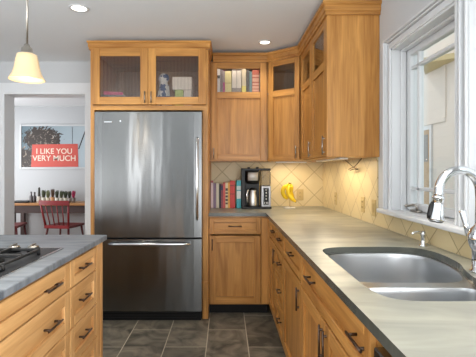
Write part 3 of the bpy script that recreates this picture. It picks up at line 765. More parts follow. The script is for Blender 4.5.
for i, lab in enumerate(('narrow wooden wall cabinet beside the corner unit with dark glass pane', 'wooden wall cabinet at the end of the run beside the window')):
    r = thing('wall_cabinet', lab, 'cabinet', (.70, YU[i], 0), -PI/2); wd = YU[i]-YU[i+1]
    carcass(r, wd-.001, XR-.70-.001, ZU0, ZU1, shelf=2.04)
    e = .006 if i == 0 else .004
    door(r, e, wd-(.003 if i == 0 else .026), ZU0+.010, ZU1-.012, .057, (wd-(.034 if i == 0 else .058), 1.46), 'nickel', SPL, 'cabglass', hlen=.13)
    if i == 1:
        b = MB(); b.box(wd-.001, wd+.012, -.016, XR-.70-.001, ZU0, ZU1+.04, 0, .002); b.box(wd-.022, wd+.014, -.022, .0, ZU0, ZU1+.01, 0, .002)
        b.build('end_panel', 'wood_z', r)
b = MB().sweep([(FX1+.028, UF-DT), (.404, UF-DT), (.68, 3.48), (.68, 2.575), (XR-.001, 2.575)],
               [(0, 2.325), (.014, 2.325), (.014, 2.345), (.022, 2.350), (.022, 2.385), (.036, 2.392), (.036, 2.412), (-.02, 2.412), (-.02, 2.342), (0, 2.342)], side=1)
cr = centre(b.build('crown_moulding', 'wood_x')); tag(cr, 'wooden crown moulding running along the tops of the corner wall cabinets', 'moulding')

inner_light(SURR, .26, .04, 2.329, .38, .3); inner_light(SURR, .76, .04, 2.329, .38, .3)
# books behind the glass of the back wall cabinet
def book(px0, px1, ytop, Y, zb, depth, cov, label, cat='book', group=None, band=None, title=None, tilt=0):
    x0, x1 = PX(px0, Y), PX(px1, Y); h = PZ(ytop, Y)-zb; wd = x1-x0
    root = thing('book', label, cat, ((x0+x1)/2, Y, zb), 0, group)
    cvm = plain('cover', srgb(*cov), .5, var=.05); t = .0025; hw = wd/2
    b = MB(); b.box(-hw, -hw+t, 0, depth, 0, h); b.box(hw-t, hw, 0, depth, 0, h); b.box(-hw, hw, -.001, t, 0, h, 0, .001)
    b.build('cover', cvm, root)
    MB().box(-hw+t, hw-t, t, depth-.006, .004, h-.004).build('pages', plain('paper', srgb(226, 220, 204), .8), root)
    if band:
        b = MB()
        for (a, c) in band[1]: b.box(-hw*.97, hw*.97, -.0022, -.0005, h*a, h*c)
        b.build('spine_label', plain('spine_print', srgb(*band[0]), .5), root)
    root.rotation_euler = (0, tilt, 0)
    return root
YK, ZK = 3.80, 2.041
G1 = None
cab_books = [(215.2, 220.0, 68.6, (210, 206, 208), 'white spined book at the left end of the glass shelf', ((60, 60, 64), [(.62, .74)])),
             (220.2, 222.9, 69.6, (126, 116, 118), 'dark grey book beside the white one behind cabinet glass', None),
             (223.0, 224.8, 70.5, (176, 62, 128), 'thin magenta and grey book behind cabinet glass', ((150, 140, 140), [(.5, .98)])),
             (225.0, 231.4, 71.0, (206, 196, 142), 'wide cream yellow book behind cabinet glass', ((176, 164, 116), [(.46, .50)])),
             (232.0, 236.6, 69.6, (138, 128, 122), 'grey book with white label, left of its twin behind cabinet glass', ((214, 208, 200), [(.26, .94)])),
             (236.9, 241.2, 69.6, (138, 128, 122), 'grey book with white label, right of its twin behind cabinet glass', ((214, 208, 200), [(.26, .94)])),
             (241.7, 246.2, 68.4, (208, 196, 170), 'tall cream book with yellow foot behind cabinet glass', ((212, 200, 104), [(.02, .32)])),
             (246.8, 249.4, 70.4, (86, 84, 84), 'charcoal book between cream and blue grey books behind glass', None),
             (249.6, 251.9, 71.5, (112, 146, 150), 'thin blue grey book behind cabinet glass', None),
             (252.2, 259.2, 70.0, (184, 92, 68), 'thick rust red book with pale lettering behind cabinet glass', ((226, 176, 150), [(.12, .2), (.24, .34), (.38, .46), (.52, .66), (.72, .8)])),
             (259.6, 262.0, 73.6, (176, 170, 150), 'short beige book at the right end of the glass shelf', None)]
for a, c, yt, col, lab, bd in cab_books: book(a, c, yt, YK, ZK, .17, col, lab, 'book', 'books behind glass in the wall cabinet', bd)

# ------------------------------------------------------------------ things on the back counter
CTZ = .914
YKB = 3.84
cnt_books = [(210.9, 213.2, 180.8, (216, 196, 200), 'pale pink book first in the row from the refrigerator', ((150, 60, 70), [(.93, 1.0)])),
             (213.4, 215.9, 183.2, (134, 112, 138), 'mauve book second in the row on the back counter', None),
             (216.2, 219.0, 183.0, (206, 200, 182), 'cream book third in the row on the back counter', None),
             (219.3, 221.0, 184.0, (26, 30, 44), 'thin black book in the counter row', None),
             (221.2, 222.9, 184.2, (150, 78, 88), 'thin dusky rose book in the counter row', ((60, 50, 90), [(.75, .95)])),
             (223.1, 225.3, 182.4, (206, 92, 88), 'salmon red book beside the cream striped one in the counter row', None),
             (225.5, 227.9, 182.6, (222, 206, 170), 'cream book with dark lettering between red and orange books', ((60, 46, 40), [(.15, .22), (.28, .36), (.42, .5), (.56, .62), (.68, .78)])),
             (228.1, 229.8, 182.4, (226, 164, 70), 'thin orange yellow book in the counter row', None),
             (230.0, 235.0, 180.6, (196, 56, 50), 'thick bright red book in the counter row', ((120, 30, 30), [(.80, .84), (.50, .53)])),
             (236.6, 241.0, 180.4, (64, 172, 180), 'teal and white striped book beside the coffee maker', ((226, 230, 224), [(.34, .62), (.66, .80)]))]
for a, c, yt, col, lab, bd in cnt_books: book(a, c, yt, YKB, CTZ+.0005, .16, col, lab, 'book', 'cookbooks in a row on the back counter', bd)

# coffee maker
YM = 3.74
cmx0, cmx1 = PX(241.6, YM), PX(271.6, YM)
cm = thing('coffee_maker', 'black and steel coffee maker with clear water tank on the counter', 'coffee maker', ((cmx0+cmx1)/2, YM, CTZ))
wcm = (cmx1-cmx0)/2; h = PZ(168.0, YM)-CTZ
lx = lambda px: PX(px, YM)-(cmx0+cmx1)/2
lz = lambda py: PZ(py, YM)-CTZ
b = MB(); b.box(-wcm, wcm, 0, .22, 0, .022, 0, .004); b.box(-wcm, lx(245.5), .05, .22, .02, lz(169.5), 0, .004); b.box(-wcm, lx(260.5), .13, .22, .02, lz(169), 0, .004)
b.box(-wcm, wcm-.002, .05, .22, lz(170.5), lz(168.3), 0, .003)
b.lathe([(0, 0), (.014, 0), (.014, .018), (0, .018)], (lx(249.3), .10, lz(168.8)), 12); b.lathe([(0, 0), (.014, 0), (.014, .018), (0, .018)], (lx(258), .10, lz(168.8)), 12)
b.build('housing', 'black', cm)
b = MB().lathe([(0, 0), (.052, 0), (.066, .014), (.074, .04), (.074, .115), (.070, .122), (0, .122)], (lx(253), .075, lz(184)), 28)
br = b.build('brew_basket', 'black', cm)
bz0, bz1 = lz(180.6), lz(172.4)
b = MB(); n = 14; a0, a1 = math.radians(-130), math.radians(-50); R_ = .0765
vs = [[b.bm.verts.new((lx(253)+R_*math.cos(a0+(a1-a0)*i/n), .075+R_*math.sin(a0+(a1-a0)*i/n), z)) for i in range(n+1)] for z in (bz0, bz1)]
for i in range(n): fc = b.bm.faces.new([vs[0][i], vs[0][i+1], vs[1][i+1], vs[1][i]]); fc.smooth = True
so = b.build('steel_band', plain('satin_band', srgb(190, 188, 184), .4, .35), br); sm = so.modifiers.new('s', 'SOLIDIFY'); sm.thickness = .003
# tank column on the right
MB().box(lx(261.6), wcm-.004, .04, .2, lz(186), lz(170.5), 0, .006).build('water_tank', glass('tank_plastic', (.70, .69, .66, 1), .03, False, .3), cm)
b = MB().box(lx(261.6), wcm-.003, .035, .21, .02, lz(186), 0, .004); b.build('control_tower', plain('silver_plastic', srgb(150, 150, 152), .35, .6), cm)
pn = MB().box(lx(263.8), lx(269.2), .031, .037, lz(205), lz(188.2), 0, .002).build('control_panel', 'black', cm)
b = MB(); pc = (lx(263.8)+lx(269.2))/2
for k, py in enumerate((190.0, 193.0, 196.2, 199.2)): b.lathe([(0, 0), (.008, 0), (.008, .004), (0, .004)], (pc, .031, lz(py)), 12, mat=Matrix.Rotation(PI/2, 3, 'X'))
for px in (265, 267, 268.3): b.box(lx(px)-.005, lx(px)+.003, .0285, .032, lz(204.2), lz(202.2))
b.build('button', plain('grey_button', srgb(170, 172, 174), .4), pn)
# carafe stands on the base plate
cf = thing('carafe', 'steel thermal carafe with black handle under the brew basket', 'carafe', (cm.location.x+lx(253.6), YM+.078, CTZ+.0225))
hC = PZ(188.5, YM)-CTZ-.03
MB().lathe([(0, 0), (.050, 0), (.052, .006), (.051, .05), (.046, .09), (.036, hC-.018), (.034, hC-.008), (0, hC-.008)], seg=28).build('flask', plain('satin_flask', srgb(190, 188, 184), .34, 1), cf)
MB().lathe([(0, hC-.008), (.036, hC-.008), (.036, hC), (.030, hC+.008), (0, hC+.010)], seg=24).build('lid', 'black', cf)
MB().tube([(-.030, -.022, hC-.006), (-.055, -.036, hC-.012), (-.063, -.040, hC-.045), (-.061, -.04, .045), (-.05, -.028, .03)], [.008, .009, .009, .008, .006], 10).build('handle', 'steel_bar', cf)

# banana stand and bananas
bx, by = PX(289.3, 3.86), 3.86
bs = thing('banana_stand', 'white round banana stand by the backsplash', 'banana stand', (bx, by, CTZ))
MB().lathe([(0, 0), (.062, 0), (.064, .005), (.055, .010), (.02, .013), (0, .013)], seg=28, sy=.8).build('base', 'whitec', bs)
pz = PZ(183.5, 3.86)-CTZ
MB().tube([(.008, .01, .01), (.009, .012, .10), (.004, .012, pz), (-.001, .0, pz+.012), (-.004, -.014, pz+.004)], .0055, 10).build('post', plain('pale_wood_dowel', srgb(206, 180, 130), .5), bs)
top = Vector((bx-.003, by-.022, PZ(184.0, 3.86)))
def banana(lab, path, rz=0):
    P = spline([Vector(p) for p in path], 5, closed=False); n = len(P)
    rad = []
    for i in range(n):
        u = i/(n-1); rad.append(.0055 if u < .10 else (.0055+(.0215-.0055)*min(1, (u-.10)/.18) if u < .28 else (.0215 if u < .78 else max(.004, .0215*(1-((u-.78)/.22)**2*.78)))))
    ro = thing('banana', lab, 'banana', top)
    k = max(2, int(n*.13)); e = n-2
    MB().tube(P[k-1:e+1], rad[k-1:e+1], 7).build('peel', 'yellow', ro)
    MB().tube(P[:k], rad[:k], 8).build('stem', 'banana_tip', ro)
    MB().tube(P[e:], [rad[e], .003], 8).build('tip', 'banana_tip', ro)
S = lambda px, py: ((px-288.3)*.01003, 0, -(py-184.0)*.01003)
def bp(dy, *q): return [(S(a, c)[0], dy*i/(len(q)-1), S(a, c)[2]) for i, (a, c) in enumerate(q)]
banana('leftmost banana of the bunch curving down to the left', bp(.022, (288.3, 182.6), (285.8, 185.4), (282.6, 188.5), (282.0, 192.5), (284.2, 196.5), (287.3, 199.0)))
banana('front banana of the bunch reaching down to the right', bp(-.036, (289.0, 182.8), (287.8, 186.5), (286.8, 190.5), (287.6, 194.5), (290.5, 198.3), (294.6, 201.8)))
banana('shorter banana behind the front one on its right side', bp(.030, (289.6, 182.8), (290.3, 185.4), (290.6, 188.5), (290.2, 192.0), (291.2, 195.2), (293.2, 197.6)))

# outlets
def outlet(label, loc, rz, switch):
    r = thing('switch_plate' if switch else 'outlet', label, 'switch' if switch else 'outlet', loc, rz)
    MB().box(-.036, .036, -.006, 0, -.058, .058, 0, .003, 2).build('cover_plate', 'plate', r)
    b = MB(); g = plain('outlet_slot', srgb(70, 62, 48), .6)
    if switch:
        MB().box(-.016, .016, -.009, -.005, -.032, .032, 0, .002).build('rocker', plain('almond_rocker', srgb(176, 152, 102), .4), r)
    else:
        for z in (-.02, .02):
            rc = MB().box(-.016, .016, -.008, -.005, z-.014, z+.014, 0, .003).build('receptacle', 'plate', r)
            MB().box(-.008, -.005, -.009, -.0075, z-.005, z+.006).box(.005, .008, -.009, -.0075, z-.005, z+.006).build('slot', g, rc)
xw = XR-.0085
outlet('beige wall plate on window wall tile, second nearest the window', (xw, F*xw/(363.2-VX), 1.035), -PI/2, False)
outlet('beige switch plate on the tile right beside the window stool', (xw, F*xw/(374.3-VX), 1.03), -PI/2, True)
outlet('beige wall plate on window wall tile near the room corner', (xw, F*xw/(336-VX), 1.03), -PI/2, False)
outlet('beige wall plate on the back wall tile behind the bananas', (PX(300, YB-.0085), YB-.0085, 1.035), 0, False)
# under-cabinet light strips and the loose cord
def ucl(name, label, x0, x1, y0, y1, sx, sy, pw):
    r = thing(name, label, 'light', ((x0+x1)/2, (y0+y1)/2, ZU0))
    b = MB().box(x0, x1, y0, y1, ZU0-.013, ZU0-.001, 0, .002); b.build('housing', 'whitec', r, world=True)
    d = bpy.data.lights.new(name+'_glow', 'AREA'); d.shape = 'RECTANGLE'; d.size = sx; d.size_y = sy; d.energy = pw; d.color = (1.0, .82, .56)
    o = bpy.data.objects.new('light_source', d); COL.objects.link(o); o.parent = r; o.location = (0, 0, -.015)
ucl('under_cabinet_light', 'slim warm light strip under the wall cabinets on the window wall', .80, .86, 2.70, 3.40, .05, .68, 2.4)
ucl('under_cabinet_light', 'slim warm light strip under the corner wall cabinet', .50, .80, 3.80, 3.86, .30, .05, 1.3)
ycd = 3.02; xcd = .985
P = [(343.5, 158.6), (347, 161.5), (351.5, 165.5), (356, 168.8), (357.8, 169.3), (354, 168.9), (350.5, 170.2), (348.2, 169.6), (350.5, 168.3), (354, 167.2), (357.5, 163.5), (361.5, 158.6)]
b = MB().tube([Vector(((xcd), F*xcd/(x_-VX), CZ+(VY-y_)*xcd/(x_-VX))) for x_, y_ in P], .0035, 8)
cord = centre(b.build('power_cord', plain('brown_cord', srgb(92, 72, 44), .5))); tag(cord, 'thin brown cord looping below the wall cabinets near the window', 'cord')

# ------------------------------------------------------------------ island
XI = -.703; IY1, IYm, IY0 = 2.20, 1.746, .82; XT = -.686
def ic(label, y0, y1):
    return thing('island_cabinet', label, 'cabinet', (XI-DT, y0, 0), PI/2), y1-y0
rows = ((.748, .868), (.563, .742), (.385, .557), (.115, .379))
r, wd = ic('island cabinet of four narrow drawers nearest the refrigerator', IYm, IY1)
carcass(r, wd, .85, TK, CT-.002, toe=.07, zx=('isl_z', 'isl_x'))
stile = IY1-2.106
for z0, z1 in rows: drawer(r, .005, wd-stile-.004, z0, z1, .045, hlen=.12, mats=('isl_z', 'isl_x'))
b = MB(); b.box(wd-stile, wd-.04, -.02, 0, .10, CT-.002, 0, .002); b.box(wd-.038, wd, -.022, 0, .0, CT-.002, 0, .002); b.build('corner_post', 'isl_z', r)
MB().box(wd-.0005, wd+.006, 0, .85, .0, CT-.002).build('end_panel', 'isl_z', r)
r, wd = ic('wide island drawer cabinet below the cooktop', IY0, IYm)
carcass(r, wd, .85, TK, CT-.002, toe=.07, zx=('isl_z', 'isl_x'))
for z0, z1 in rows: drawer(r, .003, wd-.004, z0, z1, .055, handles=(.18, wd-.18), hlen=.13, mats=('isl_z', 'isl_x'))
b = MB().box(-1.72, XT, .70, 2.232, CT, .914, 0, .005, 2)
tag(centre(b.build('island_countertop', 'stone_i')), 'blue grey stone island countertop around the cooktop', 'countertop')

# cooktop
CX1, CY1, CY0 = -.771, 1.82, .92
ck = thing('cooktop', 'black gas cooktop with steel edge set in the island', 'cooktop', (CX1-.26, (CY1+CY0)/2, .914))
MB().box(CX1-.52, CX1, CY0, CY1, .9145, .9185, 0, .0015).build('glass_top', 'cook', ck, world=True)
b = MB()
for (x0, x1, y0, y1) in ((CX1-.004, CX1+.004, CY0-.004, CY1+.004), (CX1-.524, CX1-.516, CY0-.004, CY1+.004), (CX1-.52, CX1, CY1-.004, CY1+.004), (CX1-.52, CX1, CY0-.004, CY0+.004)): b.box(x0, x1, y0, y1, .914, .9195)
b.build('trim_edge', 'steel_bar', ck, world=True)
for px in (14.2, 33.2):
    Yk = 1.735; X = PX(px, Yk)
    k = MB().lathe([(0, .9185), (.027, .9185), (.028, .934), (.025, .937), (0, .937)], (X, Yk, 0), 24).build('knob', 'black', ck, world=True)
    b = MB().lathe([(.0225, .9371), (.0235, .939), (.0235, .943), (.021, .946), (0, .946)], (X-ck.location.x, Yk-ck.location.y, -ck.location.z), 24); b.box(X-ck.location.x-.004, X-ck.location.x+.004, Yk-.022-ck.location.y, Yk+.022-ck.location.y, .946-.914, .954-.914, 0, .002)
    b.build('knob_cap', 'nickel', k)
def burner(x, y):
    b = MB().lathe([(.0, .9185), (.05, .9185), (.046, .928), (.03, .93), (.03, .936), (.036, .938), (.034, .943), (0, .944)], (x, y, 0), 24)
    b.build('burner', 'iron', ck, world=True)
def grate(label, x0, x1, y0, y1):
    r = thing('grate', label, 'grate', ((x0+x1)/2, (y0+y1)/2, .9187)); b = MB(); z = .945; t = .006
    for x in (x0, x1): b.box(x-t, x+t, y0, y1, z-.010, z, 0, .002)
    for y in (y0, y1): b.box(x0, x1, y-t, y+t, z-.010, z, 0, .002)
    xm, ymid = (x0+x1)/2, (y0+y1)/2
    b.box(x0, xm-.03, ymid-t, ymid+t, z-.010, z+.004, 0, .002); b.box(xm+.03, x1, ymid-t, ymid+t, z-.010, z+.004, 0, .002)
    b.box(xm-t, xm+t, y0, ymid-.03, z-.010, z+.004, 0, .002); b.box(xm-t, xm+t, ymid+.03, y1, z-.010, z+.004, 0, .002)
    b.build('bars', 'iron', r, world=True)
    b = MB()
    for x in (x0, x1):
        for y in (y0, y1): b.tube([(x, y, .9188), (x, y, z-.005)], .007, 8)
    b.build('feet', 'iron', r, world=True)
burner(CX1-.165, 1.535); burner(CX1-.38, 1.535); burner(CX1-.165, 1.17); burner(CX1-.38, 1.17)
grate('black iron cooktop grate nearest the control knobs', CX1-.285, CX1-.042, 1.405, 1.675)
grate('black iron grate on the left rear of the cooktop', CX1-.49, CX1-.297, 1.405, 1.675)
grate('black iron cooktop grate nearest the viewer', CX1-.285, CX1-.042, 1.05, 1.39)

# ------------------------------------------------------------------ pendant and recessed lights
PLX, PLY = PX(27.0, 1.925), 1.925
pl = thing('pendant_lamp', 'hanging pendant lamp with bell shaped frosted amber glass shade', 'lamp', (PLX, PLY, CEIL))
zt = PZ(54.5, 1.925)-CEIL; zb = PZ(80.0, 1.925)-CEIL
MB().tube([(0, 0, -.02), (0, 0, zt+.045)], .0055, 10).build('rod', 'nickel', pl)
MB().lathe([(0, 0), (.06, 0), (.06, -.012), (.02, -.025), (0, -.025)], seg=24).build('canopy', 'nickel', pl)
MB().lathe([(0, zt+.05), (.012, zt+.05), (.016, zt+.040), (.026, zt+.030), (.028, zt+.008), (.036, zt+.004), (.036, zt-.006), (0, zt-.006)], seg=20).build('socket_cap', 'nickel', pl)
mshade, nt, p = newmat('frosted_amber_glass')
p.inputs['Base Color'].default_value = srgb(212, 184, 142); p.inputs['Roughness'].default_value = .3
p.inputs['Emission Color'].default_value = srgb(255, 222, 178); p.inputs['Emission Strength'].default_value = .12
hh = zt-zb
prof = [(.034, zt), (.044, zt-.03*hh), (.049, zt-.2*hh), (.053, zt-.4*hh), (.058, zt-.6*hh), (.066, zt-.78*hh), (.076, zt-.92*hh), (.082, zb)]
sh = MB().lathe(prof, seg=32).build('shade', mshade, pl); smd = sh.modifiers.new('s', 'SOLIDIFY'); smd.thickness = .003
MB().lathe([(0, zt-.02), (.012, zt-.02), (.016, zt-.045), (.022, zt-.07), (.018, zt-.09), (0, zt-.098)], seg=16).build('bulb', emit('bulb_glow', srgb(255, 240, 212), 3), pl)
ld = bpy.data.lights.new('pendant_glow', 'POINT'); ld.energy = .6; ld.color = (1, .82, .6); ld.shadow_soft_size = .03
lo = bpy.data.objects.new('light_source', ld); COL.objects.link(lo); lo.parent = pl; lo.location = (0, 0, zb-.03)
mled = emit('downlight_glow', srgb(255, 250, 235), 2.2)
def downlight(label, x, y, pw=5, d=.058, cone=125):
    r = thing('recessed_light', label, 'light', (x, y, CEIL), 0)
    MB().lathe([(d*1.05, 0), (d*1.32, -.001), (d*1.3, -.006), (d*1.05, -.007), (d, -.002)], seg=28).build('trim_ring', plain('light_trim', srgb(205, 205, 205), .5), r)
    MB().lathe([(0, -.002), (d, -.002), (d*1.04, 0), (0, 0)], seg=28).build('lens', mled, r)
    l = bpy.data.lights.new('downlight_beam', 'SPOT'); l.energy = pw; l.spot_size = math.radians(cone); l.spot_blend = .8; l.color = (1, .93, .82); l.shadow_soft_size = .05
    o = bpy.data.objects.new('light_source', l); COL.objects.link(o); o.parent = r; o.location = (0, 0, -.02)
downlight('round recessed ceiling light above the corner cabinets', PX(265, 3.45), 3.45, 9, .044)
downlight('round recessed ceiling light above the island near the pendant', PX(79, 2.73), 2.73, 16, .052)

downlight('added recessed light above the sink, out of view', .42, 1.45, 60, .052, 66)  # added unseen downlight, brightens the counter top
downlight('added recessed light above the cooktop, out of view', -1.02, .92, 80, .052, 80)  # added unseen downlight, brightens the island top
# ------------------------------------------------------------------ dining room
TY0, TZ = 6.40, .752
tb = thing('console_table', 'long wooden table with dark apron against the dining room wall', 'table', (-3.0, TY0+.2, 0))
tx0, tx1 = -3.62, -2.22
MB().box(tx0, tx1, TY0, YD-.01, TZ-.04, TZ, 0, .004).build('tabletop', wood('oak_top', 0, srgb(164, 112, 66), srgb(198, 146, 94), .35), tb, world=True)
mdk = plain('dark_stained_wood', srgb(74, 56, 52), .5, var=.1)
MB().box(tx0+.05, tx1-.05, TY0+.04, TY0+.06, TZ-.17, TZ-.04).build('apron', mdk, tb, world=True)
for x in (tx0+.06, tx1-.06):
    for y in (TY0+.06, YD-.06): MB().box(x-.03, x+.03, y-.03, y+.03, 0, TZ-.04).build('leg', mdk, tb, world=True)
# chairs
def chair(label, loc, rz):
    """faces +y; back at y=0"""
    r = thing('chair', label, 'chair', loc, rz, 'red wooden chairs at the dining table'); sh_ = .45; hw = .20
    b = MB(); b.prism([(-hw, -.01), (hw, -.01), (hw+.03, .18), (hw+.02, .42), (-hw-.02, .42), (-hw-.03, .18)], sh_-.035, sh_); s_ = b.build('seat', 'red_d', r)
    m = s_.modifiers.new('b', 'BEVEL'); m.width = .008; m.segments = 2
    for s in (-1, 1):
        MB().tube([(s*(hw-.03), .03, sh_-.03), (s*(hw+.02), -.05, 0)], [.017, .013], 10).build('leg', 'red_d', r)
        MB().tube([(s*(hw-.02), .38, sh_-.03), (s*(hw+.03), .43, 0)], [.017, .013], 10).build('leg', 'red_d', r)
        MB().tube([(s*(hw-.012), .0, sh_-.01), (s*(hw+.03), -.07, sh_+.37)], [.017, .014], 10).build('back_post', 'red', r)
    b = MB(); n = 10; pts_ = [(-hw-.045+(2*hw+.09)*i/n, -.075+.0-.018*math.sin(PI*i/n)) for i in range(n+1)]
    b.prism([(x, y-.011) for x, y in pts_]+[(x, y+.011) for x, y in reversed(pts_)], sh_+.325, sh_+.395); b.build('crest_rail', 'red', r)
    b = MB().box(-hw-.002, hw+.002, -.022, .018, sh_-.037, sh_+.012, 0, .006); b.build('back_rail', 'red', r)
    for k in range(4):
        x = -.125+.25*k/3; MB().tube([(x*.9, .0, sh_), (x*1.1, -.085, sh_+.34)], .0085, 8).build('spindle', 'red', r)
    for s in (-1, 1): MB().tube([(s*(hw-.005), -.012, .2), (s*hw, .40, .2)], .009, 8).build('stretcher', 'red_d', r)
chair('red spindle back wooden chair in the middle of the table', (PX(57.0, 5.85), 5.85, 0), math.radians(-9))
chair('dark red chair partly hidden by the left side of the opening', (-3.62, 6.02, 0), math.radians(-80))
# framed print
YPF = YD-.001; pxl, pxr = PX(22, YPF), PX(89.0, YPF); pzt, pzb = PZ(126.2, YPF), PZ(167.2, YPF)
pf = thing('framed_print', 'framed photo print of a red roadside billboard on the dining wall', 'picture', ((pxl+pxr)/2, YPF, (pzt+pzb)/2))
fx, fz = (pxr-pxl)/2, (pzt-pzb)/2
b = MB(); q = .03
b.box(-fx-q, -fx, -.025, 0, -fz-q, fz+q, 0, .003); b.box(fx, fx+q, -.025, 0, -fz-q, fz+q, 0, .003); b.box(-fx, fx, -.025, 0, fz, fz+q, 0, .003); b.box(-fx, fx, -.025, 0, -fz-q, -fz, 0, .003)
b.build('frame', 'trim', pf)
mpr, nt, p = newmat('print_sky_and_palms'); tc = node(nt, 'ShaderNodeTexCoord'); sp = node(nt, 'ShaderNodeSeparateXYZ'); nt.links.new(tc.outputs['Object'], sp.inputs[0])
nz = node(nt, 'ShaderNodeTexNoise'); nz.inputs['Scale'].default_value = 9; nz.inputs['Detail'].default_value = 6; nz.inputs['Distortion'].default_value = 2.5
nt.links.new(tc.outputs['Object'], nz.inputs['Vector'])
rp = node(nt, 'ShaderNodeValToRGB'); rp.color_ramp.elements[0].position = .54; rp.color_ramp.elements[0].color = srgb(52, 42, 37); rp.color_ramp.elements[1].position = .74; rp.color_ramp.elements[1].color = srgb(196, 180, 164)
nt.links.new(nz.outputs['Fac'], rp.inputs['Fac'])
# palm crown mask: an ellipse around the crown with ragged edge
u = mth(nt, 'DIVIDE', mth(nt, 'ADD', sp.outputs[0], fx*.40), fx*.60); v = mth(nt, 'DIVIDE', mth(nt, 'SUBTRACT', sp.outputs[2], fz*.38), fz*.62)
dd = mth(nt, 'ADD', mth(nt, 'ADD', mth(nt, 'MULTIPLY', u, u), mth(nt, 'MULTIPLY', v, v)), mth(nt, 'MULTIPLY', mth(nt, 'SUBTRACT', nz.outputs['Fac'], .5), 2.4))
mk = mth(nt, 'LESS_THAN', dd, .85)
# trunk and shrubs at lower left
t1 = mth(nt, 'LESS_THAN', sp.outputs[0], -fx*.70); t2 = mth(nt, 'LESS_THAN', sp.outputs[2], mth(nt, 'MULTIPLY_ADD', nz.outputs['Fac'], fz*.9, -fz*.55))
mk = mth(nt, 'MAXIMUM', mk, mth(nt, 'MULTIPLY', t1, t2))
gr = node(nt, 'ShaderNodeMapRange'); gr.inputs['From Min'].default_value = -fx; gr.inputs['From Max'].default_value = fx; nt.links.new(sp.outputs[0], gr.inputs['Value'])
sky = node(nt, 'ShaderNodeMix', data_type='RGBA'); sky.inputs[6].default_value = srgb(96, 118, 128); sky.inputs[7].default_value = srgb(186, 200, 208); nt.links.new(gr.outputs[0], sky.inputs[0])
mx = node(nt, 'ShaderNodeMix', data_type='RGBA'); nt.links.new(mk, mx.inputs[0]); nt.links.new(sky.outputs[2], mx.inputs[6]); nt.links.new(rp.outputs[0], mx.inputs[7])
nt.links.new(mx.outputs[2], p.inputs['Base Color']); p.inputs['Roughness'].default_value = .5
s_pp = YPF/F   # metres per pixel there
def lp(px, py): return ((px-(22+89.0)/2)*s_pp, -(py-(126.2+167.2)/2)*s_pp)
x0_, z1_ = lp(31.5, 144.6); x1_, z0_ = lp(78.0, 167.0)
b = MB(); b.prism([(x0_, z0_), (x1_+.012, z0_+.004), (x1_, z1_+.012), (x0_+.02, z1_)], 0, .003, mat=Matrix.Rotation(PI/2, 4, 'X') ); 
for v_ in b.bm.verts: v_.co.y -= .013
bbm = b; LET = []
M['letter'] = plain('cream_letter_paint', srgb(240, 222, 204), .5)
def text(body, px, py, wpx, hpx):
    cu = bpy.data.curves.new('lettering', 'FONT'); cu.body = body; cu.align_x = 'CENTER'; cu.align_y = 'CENTER'; cu.size = 1; cu.extrude = .0; cu.offset = .012
    o = bpy.data.objects.new('t', cu); COL.objects.link(o); bpy.context.view_layer.update()
    dg = bpy.context.evaluated_depsgraph_get(); me = bpy.data.meshes.new_from_object(o.evaluated_get(dg)); bpy.data.objects.remove(o)
    xs = [v.co.x for v in me.vertices]; ys = [v.co.y for v in me.vertices]
    cxm, cym = (min(xs)+max(xs))/2, (min(ys)+max(ys))/2; kx = wpx*s_pp/(max(xs)-min(xs)); ky = hpx*s_pp/(max(ys)-min(ys)); X_, Z_ = lp(px, py)
    for v in me.vertices: v.co = Vector((X_+(v.co.x-cxm)*kx, -.0172, Z_+(v.co.y-cym)*ky))
    LET.append(me)
text('I LIKE YOU', 54.6, 151.2, 35.5, 5.4); text('VERY MUCH', 54.4, 158.2, 43, 5.6)
PB = MB().box(-fx, fx, -.012, -.004, -fz, fz); PB.absorb(bbm.bm, 1)
for me in LET:
    t_ = bmesh.new(); t_.from_mesh(me); PB.absorb(t_, 2); bpy.data.meshes.remove(me)
for (xa, za, xb, zb_, wd_) in ((86.5, 128.5, 79.0, 149.0, .011), (72.5, 127, 72.8, 144, .004)):   # utility pole and wire of the printed photo
    A_, B_ = lp(xa, za), lp(xb, zb_)
    PB.prism([(A_[0]-wd_, A_[1]), (A_[0]+wd_, A_[1]), (B_[0]+wd_, B_[1]), (B_[0]-wd_, B_[1])], .0122, .0132, 3, mat=Matrix.Rotation(PI/2, 4, 'X'))
pr = PB.build('print', [mpr, plain('billboard_red', srgb(206, 84, 72), .5), M['letter'], plain('pole_dark', srgb(52, 52, 58), .6)], pf)
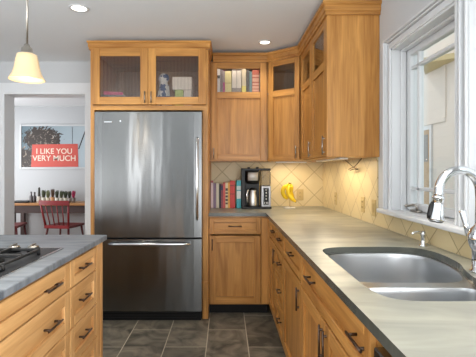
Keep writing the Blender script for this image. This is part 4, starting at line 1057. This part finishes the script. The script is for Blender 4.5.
# row of small pots on the table
def pot(px, ytop, label, kind, potc, leafc):
    Y = TY0+.14; X = PX(px, Y); h = PZ(ytop, Y)-TZ
    name = {'succulent': 'potted_succulent', 'cactus': 'potted_cactus', 'bottle': 'glass_bottle'}[kind]
    r = thing(name, label, {'succulent': 'plant', 'cactus': 'plant', 'bottle': 'bottle'}[kind], (X, Y, TZ+.0005), 0, 'small pots and bottles along the dining table')
    if kind == 'bottle':
        MB().lathe([(0, 0), (.026, 0), (.028, .01), (.028, h*.6), (.012, h*.76), (.012, h), (0, h)], seg=16).build('bottle_body', plain('smoky_glass', srgb(*potc), .15), r)
        MB().lathe([(0, h), (.014, h), (.014, h+.012), (0, h+.012)], seg=12).build('stopper', plain('stopper', srgb(*leafc), .5), r); return
    ph = h*.42
    MB().lathe([(0, 0), (.026, 0), (.0335, ph), (.030, ph), (.027, ph-.01), (0, ph-.01)], seg=18).build('pot', plain('pot_glaze', srgb(*potc), .4), r)
    lm = plain('leaf', srgb(*leafc), .5, var=.15)
    b = MB()
    if kind == 'cactus':
        b.lathe([(0, ph-.012), (.018, ph-.01), (.021, ph+.04), (.017, h-.01), (.008, h), (0, h)], seg=12)
    else:
        rnd = random.Random(int(px*10))
        for k in range(34):
            a = rnd.random()*2*PI; q = rnd.random()**.5; top_ = (h-ph+.012)*(1.0-.35*q*rnd.random())
            p0 = Vector((math.cos(a)*.010*q, math.sin(a)*.010*q, ph-.012)); p1 = Vector((math.cos(a)*.034*q, math.sin(a)*.034*q, ph+top_))
            b.tube([p0, p0.lerp(p1, .6)+Vector((math.cos(a), math.sin(a), 0))*.004, p1], [.005, .0055, .0015], 6)
    b.build('leaves', lm, r)
pot(31.2, 192.4, 'smoky grey bottle at the left end of the pots on the dining table', 'bottle', (110, 106, 108), (60, 56, 58))
pot(34.6, 192.8, 'dark brown bottle second from left on the dining table', 'bottle', (66, 58, 60), (60, 56, 58))
pot(39.2, 187.4, 'tall thin cactus in white pot near the left of the dining table', 'cactus', (214, 204, 190), (58, 56, 48))
pot(43.6, 190.4, 'dark green succulent in white pot beside the tall cactus', 'succulent', (212, 206, 188), (78, 84, 60))
pot(48.0, 190.8, 'pale green succulent in cream pot behind the red chair back', 'succulent', (208, 196, 172), (122, 128, 92))
pot(52.6, 189.6, 'brown leaved succulent in tan pot over the middle of the chair', 'succulent', (206, 152, 106), (92, 66, 46))
pot(57.0, 190.8, 'dark succulent in white pot right of the tan pot', 'succulent', (222, 216, 204), (64, 70, 52))
pot(61.4, 191.2, 'olive succulent in grey pot towards the right of the table', 'succulent', (186, 178, 162), (86, 92, 66))
pot(65.6, 191.4, 'deep green succulent in cream pot second from the pink one', 'succulent', (206, 200, 182), (72, 80, 56))
pot(69.6, 191.6, 'dark succulent in grey pot next to the pink flowering one', 'succulent', (150, 140, 132), (62, 68, 50))
pot(73.6, 191.2, 'small pink flowering plant at the right end of the row', 'succulent', (120, 108, 100), (178, 52, 92))
tbox('tray', 'black', 'black flat tray at the left end of the dining table', 'tray', PX(12, 6.5), PX(29, 6.5), 6.44, 6.70, TZ+.001, TZ+.030, .006)
